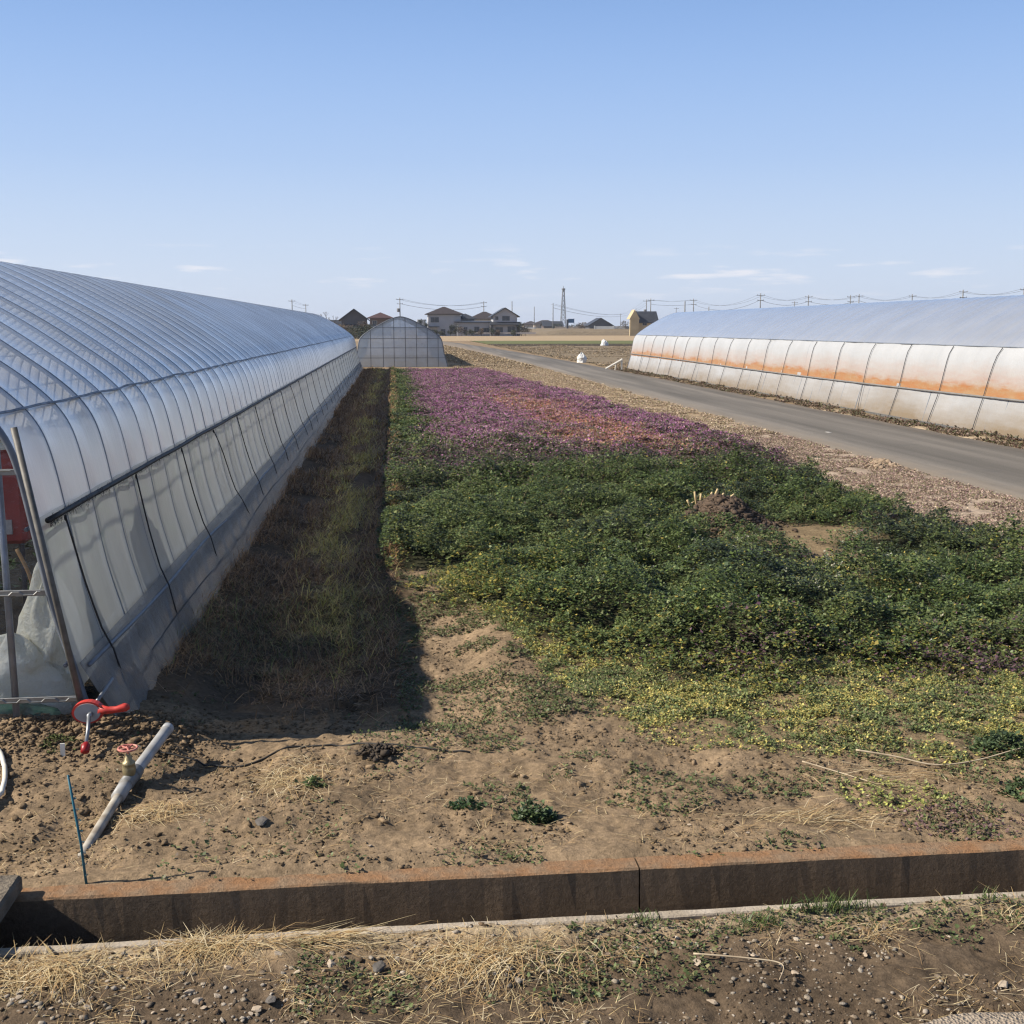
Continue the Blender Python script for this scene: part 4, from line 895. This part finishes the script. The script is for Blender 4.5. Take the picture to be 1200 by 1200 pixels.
zsh = 1.95
rq = np.concatenate([section(PR, zsh, 3.215, False), section(PR, zsh, 3.215)[::-1]])[::-1]
obj('roof_film', MB().grid(sheet_mesh(rq, RY0, RY1, .6, .008, .02, RX, 41, 4)), F_rroof, rg, True)
for sg in (False, True):
    a = section(prof_pts(.02, 2.95, 1.02), .8, zsh, sg); b = section(prof_pts(.008, 2.95, 1.02), -.03, .9, sg)
    if not sg: a = a[::-1]; b = b[::-1]
    obj('side_film', MB().grid(sheet_mesh(a, RY0, RY1, 1.8, .012, .03, RX, 47, 12)), F_rside, rg, True)
    obj('skirt_film', MB().grid(sheet_mesh(b, RY0, RY1, 1.8, .01, .04, RX, 53, 12)), F_rskirt, rg, True)
    sx = 1 if sg else -1
    obj('shoulder_rail', MB().tube([(RX+sx*(xat(zsh, P=PR)+.012), RY0, zsh), (RX+sx*(xat(zsh, P=PR)+.012), RY1, zsh)], .016, 6), M_hoop, rg, True)
    obj('roller_pipe', MB().tube([(RX+sx*(xat(.86, P=PR)+.035), y, .84+.05*math.sin(y*.11+1)) for y in np.arange(RY0, RY1, .6)], .024, 8), mat('roller_grey', (.2, .19, .18), None, .6, 5) if not sg else bpy.data.materials['roller_grey'], rg, True)
    obj('ground_rail', MB().box(RX+sx*2.96-.03, RX+sx*2.96+.03, RY0, RY1, -.02, .05), M_alu, rg)
gable(rg, RY1+.005, RX, PR, F_rroof, wob=.03); gable(rg, RY0-.005, RX, PR, F_rroof, wob=.03)
h0 = obj('hoop', MB().tube([(x, 0, z) for x, z in prof_pts(-.014, 2.95, 1.02)], .0125, 5), M_hoop, None, True); h0.parent = rg
for k in range(1, int((RY1-RY0)/.6)+1):
    c = h0.copy(); C.objects.link(c); c.parent = rg; c.location = (0, k*.6, 0)
M_gs = mat('grey_strap', (.09, .09, .095), (.045, .045, .05), .6, 3)
for k in range(23):
    y = RY0+.5+k*2.25; pts = []; j = random.uniform(-.25, .35)
    PS = prof_pts(.045, 2.95, 1.02)
    for t in np.linspace(0, 1, 12):
        z = zsh*(1-t)-.02; pts.append((RX-xat(z, P=PS), y+j*t*t+.12*math.sin(t*3.1)*(k % 3 == 0), z))
    obj('strap', MB().tube(pts, .01, 6), M_gs, rg, True)
# ------------------------------------------------------------------ far houses
def M(name, *a, **k): return bpy.data.materials.get(name) or mat(name, *a, **k)
M_win = M('window_glass', (.05, .06, .075), (.035, .04, .05), .15, 1); M_fr = M('window_frame', (.4, .4, .4), None, .5, 3)
def hip(mb, x0, x1, y0, y1, z0, z1, ov, t=.18):
    """hipped roof with overhanging eaves"""
    x0 -= ov; x1 += ov; y0 -= ov; y1 += ov; w_, d_ = x1-x0, y1-y0; r_ = min(w_, d_)/2
    if w_ >= d_: a = ((x0+r_, (y0+y1)/2), (x1-r_, (y0+y1)/2))
    else: a = (((x0+x1)/2, y0+r_), ((x0+x1)/2, y1-r_))
    v = [(x0, y0, z0-t), (x1, y0, z0-t), (x1, y1, z0-t), (x0, y1, z0-t), (x0, y0, z0), (x1, y0, z0), (x1, y1, z0), (x0, y1, z0), (*a[0], z1), (a[1][0]+.01, a[1][1]+.01, z1)]
    f = [(3, 2, 1, 0), (0, 1, 5, 4), (1, 2, 6, 5), (2, 3, 7, 6), (3, 0, 4, 7)]
    f += [(4, 5, 9, 8), (6, 7, 8, 9), (5, 6, 9), (7, 4, 8)] if w_ >= d_ else [(4, 5, 8), (6, 7, 9), (5, 6, 9, 8), (7, 4, 8, 9)]
    return mb.add(v, f)
def gab(mb, x0, x1, y0, y1, z0, z1, ov, along='y', t=.2):
    if along == 'y':
        xm = (x0+x1)/2; k = (z1-z0)/(xm-x0); a, b = x0-ov, x1+ov; za = z0-ov*k
        return mb.prism([(a, za), (a, za+t), (xm, z1+t), (b, za+t), (b, za), (xm, z1)], y0-ov, y1+ov, 'y')
    ym = (y0+y1)/2; k = (z1-z0)/(ym-y0); a, b = y0-ov, y1+ov; za = z0-ov*k
    return mb.prism([(a, za), (a, za+t), (ym, z1+t), (b, za+t), (b, za), (ym, z1)], x0-ov, x1+ov, 'x')
def house(px, dist, w_, d_, hw, hr, wallm, roofm, label, kind='hip', along='y', lower=None, wins=(), extra=None, name='house', zb=0.):
    cx, cy = at(px, dist); e = empty(name, (cx, cy, zb), label, 'house')
    x0, x1, y0, y1 = cx-w_/2, cx+w_/2, cy, cy+d_
    mb = MB().box(x0, x1, y0, y1, zb-.3, zb+hw)
    if kind == 'gable':
        if along == 'y':
            for y_ in (y0+.01, y1-.06): mb.prism([(x0, zb+hw), (x1, zb+hw), (cx, zb+hr-.02)], y_, y_+.05, 'y')
        else:
            ym = (y0+y1)/2
            for x_ in (x0+.01, x1-.06): mb.prism([(y0, zb+hw), (y1, zb+hw), (ym, zb+hr-.02)], x_, x_+.05, 'x')
    obj('wall', mb, wallm, e)
    mb = MB(); (hip(mb, x0, x1, y0, y1, zb+hw+.19, zb+hr, .75) if kind == 'hip' else gab(mb, x0, x1, y0, y1, zb+hw, zb+hr, .7, along))
    obj('roof', mb, roofm, e)
    if lower:
        for (a, b, dd, h0_, h1_) in lower:   # lean-to roof strips at the first storey
            mb = MB().add([(cx+a, y0-dd, zb+h0_), (cx+b, y0-dd, zb+h0_), (cx+b, y0-.02, zb+h1_), (cx+a, y0-.02, zb+h1_), (cx+a, y0-dd, zb+h0_-.2), (cx+b, y0-dd, zb+h0_-.2), (cx+b, y0-.02, zb+h1_-.2), (cx+a, y0-.02, zb+h1_-.2)],
                          [(0, 1, 2, 3), (7, 6, 5, 4), (0, 4, 5, 1), (1, 5, 6, 2), (2, 6, 7, 3), (3, 7, 4, 0)])
            obj('lower_roof', mb, roofm, e)
    for (x_, z_, ww, hh) in wins:
        a = cx+x_; f = obj('window', MB().box(a-ww/2-.07, a+ww/2+.07, y0-.07, y0-.003, zb+z_-.07, zb+z_+hh+.07), M_fr, e)
        mb = MB()
        for k in range(2): mb.box(a-ww/2+k*ww/2+.02, a-ww/2+(k+1)*ww/2-.02, y0-.085, y0-.072, zb+z_, zb+z_+hh)
        obj('pane', mb, M_win, f)
    if extra: extra(e, cx, y0, zb)
    return e
Wg = M('bluegrey_wall', (.4, .4, .42), (.34, .345, .36), .8, .4); Ww = M('white_wall', (.62, .61, .58), (.5, .49, .46), .8, .5); Wd = M('dark_wall', (.1, .1, .11), (.075, .075, .08), .8, .6)
Wb = M('brown_wall', (.14, .1, .08), (.1, .075, .06), .8, .6); Wy = M('yellow_wall', (.46, .37, .22), (.38, .3, .18), .8, .5); Wt = M('tan_wall', (.42, .34, .26), (.34, .28, .22), .8, .5)
Rb = M('brown_roof', (.05, .036, .032), (.036, .028, .026), .6, 1.2); Rd = M('dark_roof', (.04, .042, .05), (.03, .032, .038), .5, 1.2); Rr = M('red_brown_roof', (.085, .042, .036), (.06, .034, .03), .6, 1.2)
D = 300.
def ex_a(e, cx, y0, zb):
    obj('porch', MB().box(cx-4.2, cx-1.4, y0-1.6, y0-.02, zb+2.3, zb+2.5), Rd, e)
    obj('balcony', MB().box(cx-7.2, cx-5.05, y0+.5, y0+5, zb-.3, zb+4.3), Ww, e)
house(521, D, 8.6, 8, 5.6, 7.7, Wg, Rb, 'two storey blue-grey house with brown hipped roof, right of far greenhouse', wins=((-2.6, 3.6, 2.2, 1.3), (2.2, .6, 1.6, 1.9), (-.4, .6, 1.2, 1.2)), extra=ex_a)
house(546, D+8, 4.6, 7, 4.4, 6.0, Wg, Rd, 'narrow dark roofed house wing behind the flat grey annex', wins=((-.8, 3, 1.3, .9),))
house(557, D-1, 9.6, 6, 3.5, 3.75, Wg, Rd, 'low flat grey annex building between the two tall houses', kind='gable', along='x', wins=((-2.6, .4, 1.0, 1.9), (.4, .4, 1.4, 2), (2.9, .9, 1.6, 1.2)), name='annex_building')
house(569, D+45, 9, 8, 4.6, 7.0, Ww, Rb, 'house with faded brown hipped roof peeping over the flat annex', wins=((3.2, 3, 1, 1),))
house(592, D-3, 6.3, 7, 5.3, 7.2, Wg, Rd, 'two storey grey house with dark pointed roof and wide lower roof', kind='gable', lower=((-4.1, 4.1, 1.3, 3.0, 3.7),), wins=((.2, 4.0, 2.0, 1.2), (-2.2, 4.2, .8, .9), (-1.6, .5, 2.0, 1.8), (1.6, .5, 2.0, 2.)),
      extra=lambda e, cx, y0, zb: (obj('lower_storey', MB().box(cx-3.9, cx-3.2, y0-.6, y0+6, zb-.3, zb+3.1), Wd, e), obj('lower_storey', MB().box(cx+3.2, cx+3.9, y0-.6, y0+6, zb-.3, zb+3.1), Wd, e)))
house(415, 240, 5.2, 8, 4.1, 6.0, Wd, Rd, 'dark house with steep pale edged gable left of the far greenhouse', kind='gable', wins=((1.6, 2.6, .7, .8),), lower=((-2, 4.6, 1.8, 2.2, 2.9),))
house(446, 290, 5.4, 6, 4.5, 6.1, Wb, Rr, 'brown house with red-brown roof behind the far greenhouse', wins=((-1.5, 2.9, 1.1, 1.0),))
house(400, 262, 4, 5, 2.7, 3.8, Ww, Rd, 'small white walled shed among bare shrubs at left', kind='gable', along='x', name='shed', wins=((0, .9, 1.1, .8),))
house(704, 420, 8.4, 9, 2.6, 5.0, Wd, Rd, 'low house with broad dark roof beyond the white wall', kind='gable', zb=.5)
def ex_y(e, cx, y0, zb):
    mb = MB().prism([(cx-4.9, zb+4.4), (cx-2.1, zb+4.4), (cx-3.5, zb+6.9)], y0-.9, y0+3, 'y'); mb.box(cx-4.7, cx-2.3, y0-.85, y0-.02, zb-.3, zb+4.38); obj('front_gable', mb, Wy, e)
house(758, 300, 5.0, 6, 3.9, 6.3, Wy, Rd, 'yellow house with steep dark roof beside the right greenhouse', kind='gable', along='x', extra=ex_y, wins=((-.6, 2.8, 1.1, 1.1),))
house(623, 620, 9, 8, 3, 5, Wt, Rb, 'tiny far house on the horizon right of the grey houses', zb=.5)
house(640, 560, 11, 8, 3.2, 5.2, Wt, Rb, 'far brown roofed house left of the lattice tower', zb=.5)
house(648, 540, 9, 8, 2.4, 4.4, Wb, Rd, 'far low dark shed at the foot of the lattice tower', kind='gable', along='x', zb=.5, name='shed')
# walls, fence and embankment dressing
def wall(pa, pb, dist, z0, z1, m, label, name='wall', cat='wall', t=.2):
    a = at(pa, dist); b = at(pb, dist); d_ = np.array(b)-np.array(a); l_ = np.linalg.norm(d_); d_ /= l_; n_ = np.array([-d_[1], d_[0]])*t
    q = [tuple(a), tuple(b), (b[0]+n_[0], b[1]+n_[1]), (a[0]+n_[0], a[1]+n_[1])]
    mb = MB().prism([(x-0, y) for x, y in q], z0, z1, 'z')
    for k in range(int(l_/6)+1):
        c = np.array(a)+d_*min(k*6, l_); mb.box(c[0]-.15, c[0]+.15, c[1]-.06, c[1]+.3, z0, z1+.15)
    return obj(name, mb, m, base=(a[0], a[1], z0), label=label, cat=cat)
wall(697, 748, 345, 1.4, 2.6, Ww, 'long white wall in front of the broad dark roof', cat='wall')
wall(651, 690, 480, 1.2, 2.5, Wt, 'pinkish tan block wall on the horizon beneath the blue sign')
wall(548, 628, 292, .6, 1.0, M('pale_block', (.42, .38, .36), None, .9, 2), 'low pale curb wall in front of the grey houses')
wall(608, 628, 430, .9, 2.2, Ww, 'bright white wall on the horizon right of the pointed grey house')
# ------------------------------------------------------------------ trees and shrubs far off
M_tree = leafmat('tree_leaf', .2); M_bark = M('bark', (.1, .08, .06), (.06, .05, .04), .9, 3)
def shrub(px, dist, h, r, cols, label, name='shrub', tall=False, nleaf=700, zb=0.):
    x, y = at(px, dist); e = empty(name, (x, y, zb), label, 'tree' if tall else 'shrub')
    mb = MB().tube([(x, y, zb-.2), (x+.1, y, zb+h*.4), (x, y, zb+h*.75)], [.12*h/4, .09*h/4, .03], 6)
    for k in range(5):
        a = k*1.3; mb.tube([(x, y, zb+h*(.25+.09*k)), (x+r*.6*math.cos(a), y+r*.6*math.sin(a), zb+h*(.45+.09*k))], [.04*h/4, .015], 4)
    obj('trunk', mb, M_bark, e)
    nb = 9; bc = np.c_[rng.normal(0, r*.45, nb), rng.normal(0, r*.45, nb), rng.uniform(.3, .9, nb)*h]
    i = rng.integers(0, nb, nleaf); d_ = unit(rng.normal(0, 1, (nleaf, 3)))*(rng.random((nleaf, 1))**.4)*r*.55*np.array([1, 1, 1.1 if not tall else 1.5])
    P = bc[i]+d_; P[:, 2] = np.clip(P[:, 2], .05, h); P += [x, y, zb]
    Dv = unit(rng.normal(0, 1, (nleaf, 3))+[0, 0, .3]); S = unit(np.cross(Dv, rng.normal(0, 1, (nleaf, 3)))); L = rng.uniform(.25, .5, nleaf)*max(.5, r*.35)
    V, q = leaves(P, Dv, S, L, L*.38); V = V-np.array([x, y, zb])
    big('crown', V, q, M_tree, np.repeat(pick(cols, nleaf, .25), 4, 0), parent=e)
DK = [(.03, .04, .02), (.022, .03, .018), (.045, .05, .025)]; BR = [(.12, .09, .06), (.08, .06, .045), (.16, .12, .085)]; OL = [(.07, .07, .035), (.05, .055, .03)]
for px, dist, h, r, c, l, t in ((492, 296, 4.6, .8, DK, 'slim dark conifer left of the blue-grey house', True), (499, 299, 4.4, .6, DK, 'second slim dark conifer touching the blue-grey house', True),
        (611, 296, 4.2, 1.3, DK, 'dark pruned garden tree right of the pointed grey house', True), (534, 293, 3.0, 1.0, OL, 'olive garden bush before the blue-grey house', False),
        (528, 292, 2.6, .7, DK, 'dark small bush by the door of the blue-grey house', False), (541, 293, 2.4, 1.1, BR, 'brown bush between blue-grey house and annex', False), (584, 291, 1.6, .8, BR, 'low brown bush before the pointed grey house', False),
        (404, 225, 2.6, 2.2, BR, 'wide brown thicket below the dark gabled house', False), (420, 222, 2.4, 2.4, DK, 'dark hedge mass below the dark gabled house', False), (432, 226, 2.6, 2.0, OL, 'olive thicket left of the far greenhouse roof', False),
        (394, 235, 3.0, 1.8, BR, 'brown shrub at the end of the long greenhouse roof', False), (410, 215, 1.4, 1.6, OL, 'low shrub at the foot of the dark thicket', False), (733, 345, 3.6, 1.6, BR, 'bare brown shrub left of the yellow house', False), (509, 293, 1.5, 1.0, DK, 'low dark hedge at the left corner of the blue-grey house', False), (516, 292, 1.2, .7, OL, 'little olive bush under the blue-grey house window', False), (552, 291, 1.7, .9, DK, 'dark rounded bush before the flat annex', False), (564, 291, 2.2, .7, BR, 'thin brown bush at the right end of the annex', False), (577, 291, 2.8, .8, DK, 'dark narrow bush between annex and pointed grey house', False), (601, 291, 1.5, .9, OL, 'olive bush below the wide lower roof', False), (616, 298, 2.2, 1.5, BR, 'brown thicket at the right end of the houses', False), (427, 228, 3.4, 1.5, BR, 'brown thicket below the red-brown roof', False), (655, 520, 3, 3, DK, 'dark far hedge at the foot of the mast', False), (675, 520, 2.4, 3, DK, 'dark far hedge right of the blue sign', False), (685, 460, 3.4, 3.2, BR, 'brown thicket left of the broad dark roof', False)):
    shrub(px, dist, h, r, c, l, 'conifer' if 'conifer' in l else 'garden_tree' if t else 'shrub', t, zb=.5 if px > 640 else 0)
def bare_tree(px, dist, h, label):
    x, y = at(px, dist); e = empty('bare_tree', (x, y, 0), label, 'tree'); tr = MB(); br = MB(); rr = random.Random(px)
    tr.tube([(x, y, -.2), (x+.1, y, h*.3), (x, y, h*.55)], [.16, .12, .07], 6)
    def go(p, d, l, r_, k):
        q = p+d*l; br.tube([p, p+d*l*.5+np.array([rr.uniform(-.1, .1), 0, .05])*l, q], [r_, r_*.8, r_*.55], 4)
        if k:
            for _ in range(3):
                n_ = unit(d+np.array([rr.uniform(-.8, .8), rr.uniform(-.8, .8), rr.uniform(-.1, .7)])); go(q, n_, l*.68, r_*.55, k-1)
    for k in range(6):
        a = k*1.05; go(np.array([x, y, h*(.22+.06*k)]), unit(np.array([math.cos(a), math.sin(a), .9])), h*.2, .07, 3)
    obj('trunk', tr, M_bark, e); obj('branches', br, M_bark, e)
bare_tree(381, 250, 6.2, 'bare brown tree above the end of the long greenhouse'); bare_tree(390, 246, 5.2, 'lower bare tree beside the small white shed')
# far wood and roofs along the horizon, one mass
n = 9000; a_ = rng.uniform(-300, 1500, n); dist = rng.uniform(800, 1100, n); hh = 6*np.clip(fbm(a_*.02, dist*.004, 4)-.25, .05, 1)
xy = np.array([at(p_, d_) for p_, d_ in zip(a_, dist)]); P = np.c_[xy, hh*rng.random(n)]
Dv = unit(rng.normal(0, 1, (n, 3))+[0, 0, .5]); S = unit(np.cross(Dv, rng.normal(0, 1, (n, 3)))); L = rng.uniform(1.2, 3.2, n)
V, q = leaves(P, Dv, S, L, L*.45)
big('distant_wood', V, q, M_tree, np.repeat(pick([(.07, .075, .07), (.09, .09, .085), (.12, .11, .1)], n), 4, 0), kind='stuff', label='dark far line of woods and roofs along the horizon', cat='woods')
# ------------------------------------------------------------------ utility poles and wires
M_pole = M('concrete_pole', (.2, .2, .2), (.15, .15, .15), .8, 2); M_arm = M('dark_arm', (.07, .07, .075), None, .6, 3)
tops = {}
def pole(px, ytop, label, arms=2, hgt=11., r=.17, trafo=False, dist=None):
    d_ = dist or 1305*(hgt-H)/(383-ytop); hgt = H+(383-ytop)*d_/1305
    x, y = at(px, d_); e = empty('utility_pole', (x, y, 0), label, 'utility pole')
    obj('pole', MB().tube([(x, y, -.3), (x, y, hgt)], [r*1.15, r*.8], 8), M_pole, e, True)
    for k in range(arms):
        z = hgt-.5-1.3*k; obj('crossarm', MB().box(x-1.1+.2*k, x+1.1-.2*k, y-.28, y-.18, z-.06, z+.06), M_arm, e)
        for s_ in (-.95, 0, .95): obj('insulator', MB().lathe((x+s_*(1-.18*k), y-.23, z+.06), [(.05, 0), (.07, .08), (.05, .14), (.07, .2), (.03, .26)], 6), M_fr, e)
    if trafo: obj('transformer', MB().lathe((x-.5, y-.3, hgt-4.2), [(.05, 0), (.38, .04), (.42, .2), (.42, .9), (.38, 1.05), (.1, 1.1)], 10), M_pole, e, True)
    tops[px] = (x, y, hgt)
for a in ((343, 352, 'pole with crossarm left of two, above the long greenhouse roof', 1), (359, 357, 'thin pole right of the crossarm pole over the long greenhouse roof', 1), (469, 350, 'utility pole with transformer standing behind the far greenhouse peak', 2, 11., .17, True),
          (567, 354, 'utility pole rising behind the flat annex between the houses', 2), (648, 356, 'bare grey pole left of the lattice tower', 0), (626, 360, 'faint pole right of the pointed grey house', 0), (600, 354, 'slender pole rising behind the pointed grey house roof', 0),
          (727, 368, 'small pole left of the yellow house', 1), (745, 362, 'short pole just left of the yellow house roof', 0), (757, 352, 'left pole of the pair over the yellow house roof', 1, 11., .17, True), (762, 351, 'right pole of the pair over the yellow house roof', 1),
          (792, 361, 'stubby pole top right of the yellow house over the milky roof', 1), (802, 354, 'thick pole without arms over the milky roof', 0, 11, .25), (812, 351, 'tall thin pole with arms right of the thick armless one', 2),
          (830, 360, 'low pole top over the milky roof left of the big crossarm pole', 0, 11, .25), (890, 345, 'big crossarm pole standing over the middle of the milky roof', 2), (930, 354, 'small pole top left of the triple pole cluster', 1), (946, 347, 'pole with wide arms above the milky roof, left of a close pair', 2, 11, .17, True),
          (995, 347, 'left pole of the close pair over the milky roof', 2), (1005, 346, 'right pole of the close pair over the milky roof', 1), (1067, 346, 'lone pole top over the milky roof right of the close pair', 1), (1126, 341, 'crossarm pole near the right end of the roof line', 2), (1197, 338, 'pole top at the right picture edge over the milky roof', 1)):
    pole(*a)
def span(a, b, label, sag=1.2, dz=-.4, r=.024):
    A, B = np.array(tops[a]), np.array(tops[b]); mb = MB()
    for s_, z_ in ((-.8, 0), (.8, 0), (0, -1.3)):
        mb.tube([A+(B-A)*t+[s_, 0, dz+z_-sag*4*t*(1-t)] for t in np.linspace(0, 1, 14)], r*(1.5 if z_ else 1), 4)
    obj('power_line', mb, M_arm, base=tuple(A), label=label, cat='power line')
span(762, 812, 'power line span between the yellow house poles and the tall thin pole', .4); span(812, 890, 'sagging power line span left of the big crossarm pole', 2.2); span(890, 946, 'power line span right of the big crossarm pole', 1.2)
span(946, 1005, 'power line span reaching the close pole pair', 1.); span(1005, 1067, 'power line span right of the close pole pair', 1.2); span(1067, 1126, 'power line span before the right crossarm pole', 1.); span(1126, 1197, 'power line span at the right picture edge', 1.)
span(727, 757, 'power line span running left from the yellow house poles', 1.); span(343, 359, 'power line span between the two poles over the long greenhouse', .3); span(469, 567, 'power line span over the blue-grey house roof', 1.5, r=.03); span(648, 727, 'thin power line span right of the lattice tower', 1.5, r=.04)
# lattice tower
x, y = at(660, 600); TZ = H+(383-338)*600/1305
e = empty('lattice_tower', (x, y, 0), 'tall grey lattice mast on the horizon beside the blue sign', 'tower')
mb = MB(); bw = 1.15
def tw(z): return bw*(1-z/TZ)**.8+.32
for sx in (-1, 1):
    for sy in (-1, 1): mb.tube([(x+sx*tw(z), y+sy*tw(z), z) for z in np.linspace(-.2, TZ-1, 8)], .13, 4)
obj('leg_frame', mb, M_pole, e); mb = MB(); zz = np.linspace(0, TZ-1, 10)
for a, b in zip(zz[:-1], zz[1:]):
    for sy in (-1, 1):
        mb.tube([(x-tw(a), y+sy*tw(a), a), (x+tw(b), y+sy*tw(b), b)], .07, 4); mb.tube([(x+tw(a), y+sy*tw(a), a), (x-tw(b), y+sy*tw(b), b)], .07, 4)
        mb.tube([(x-tw(b), y+sy*tw(b), b), (x+tw(b), y+sy*tw(b), b)], .07, 4)
obj('bracing', mb, M_pole, e); obj('antenna_platform', MB().lathe((x, y, TZ-1.6), [(.3, 0), (.95, .1), (.95, .9), (.5, 1.0), (.12, 1.1), (.1, 2.2)], 10), M_pole, e)
# blue road sign and dark pillar
x, y = at(669, 430); e = empty('road_sign', (x, y, 0), 'small blue road sign on a pole right of the lattice mast', 'sign')
obj('post', MB().tube([(x+1.2, y, -.2), (x+1.2, y, 5.6)], .1, 6).tube([(x+1.2, y, 5), (x-.6, y, 5)], .06, 5), M_pole, e); obj('panel', MB().box(x-1.1, x+1.2, y-.2, y-.12, 3.9, 5.4, .02), M('sign_blue', (.03, .12, .24), None, .4, 1), e)
x, y = at(665, 430); obj('sign_pillar', MB().box(x-.35, x+.35, y-.35, y+.35, 0, 5.2, .05).box(x-.5, x+.5, y-.5, y+.5, -.1, .6, .05), M('pillar_dark', (.05, .055, .065), None, .5, 1), label='dark upright pillar sign just left of the blue road sign', cat='pillar')
# small things beyond the road
x, y = 13.2, 75.0
P_ = M('white_sack', (.75, .74, .7), (.6, .58, .54), .6, 5)
cloth('white_sack', 12.75, 75.5, 0, .34, .3, .6, P_, 'white sack standing on the far verge left of the milky greenhouse', 'sack', 3)
x, y = 12.25, 61.5; e = empty('white_trestle', (x, y, 0), 'white wooden trestle leaning by the road before the milky greenhouse', 'trestle')
Mw = M('white_timber', (.68, .66, .6), (.55, .53, .48), .7, 4)
obj('beam', MB().tube([(x-.5, y, .1), (x+.4, y, .6)], .06, 6), Mw, e); obj('leg', MB().tube([(x+.4, y, -.03), (x+.4, y, .66)], .06, 6), Mw, e); obj('leg', MB().tube([(x+.1, y+.3, -.03), (x+.1, y, .45)], .05, 6), Mw, e)
cloth('white_bag', 26.9, 142, 0, .5, .4, .8, P_, 'white bag on the green strip far beyond the road', 'bag', 6)
V, q = lumps(np.c_[rng.normal(8.42, .18, 120), rng.normal(18.3, .3, 120), np.zeros(120)], rng.uniform(.02, .06, 120)); V[:, 2] += hz(V[:, 0], V[:, 1])+.02
big('earth_mound', V, q, mat('pale_clod', (.3, .22, .15), (.2, .15, .1), .95, 9), label='small tan mound of clods at the near road edge', cat='earth heap')

# thin winter air
hm_ = N('haze'); hv = hm_.n('VolumePrincipled'); hv.inputs['Color'].default_value = (.82, .88, 1, 1); hv.inputs['Density'].default_value = .0002; hv.inputs['Anisotropy'].default_value = .2
hm_.L(hv.outputs[0], hm_.out.inputs['Volume'])
obj('haze', MB().box(-3200, 3200, -450, 4200, -2, 40), hm_.m, kind='stuff', label='thin pale winter haze over the fields', cat='haze')
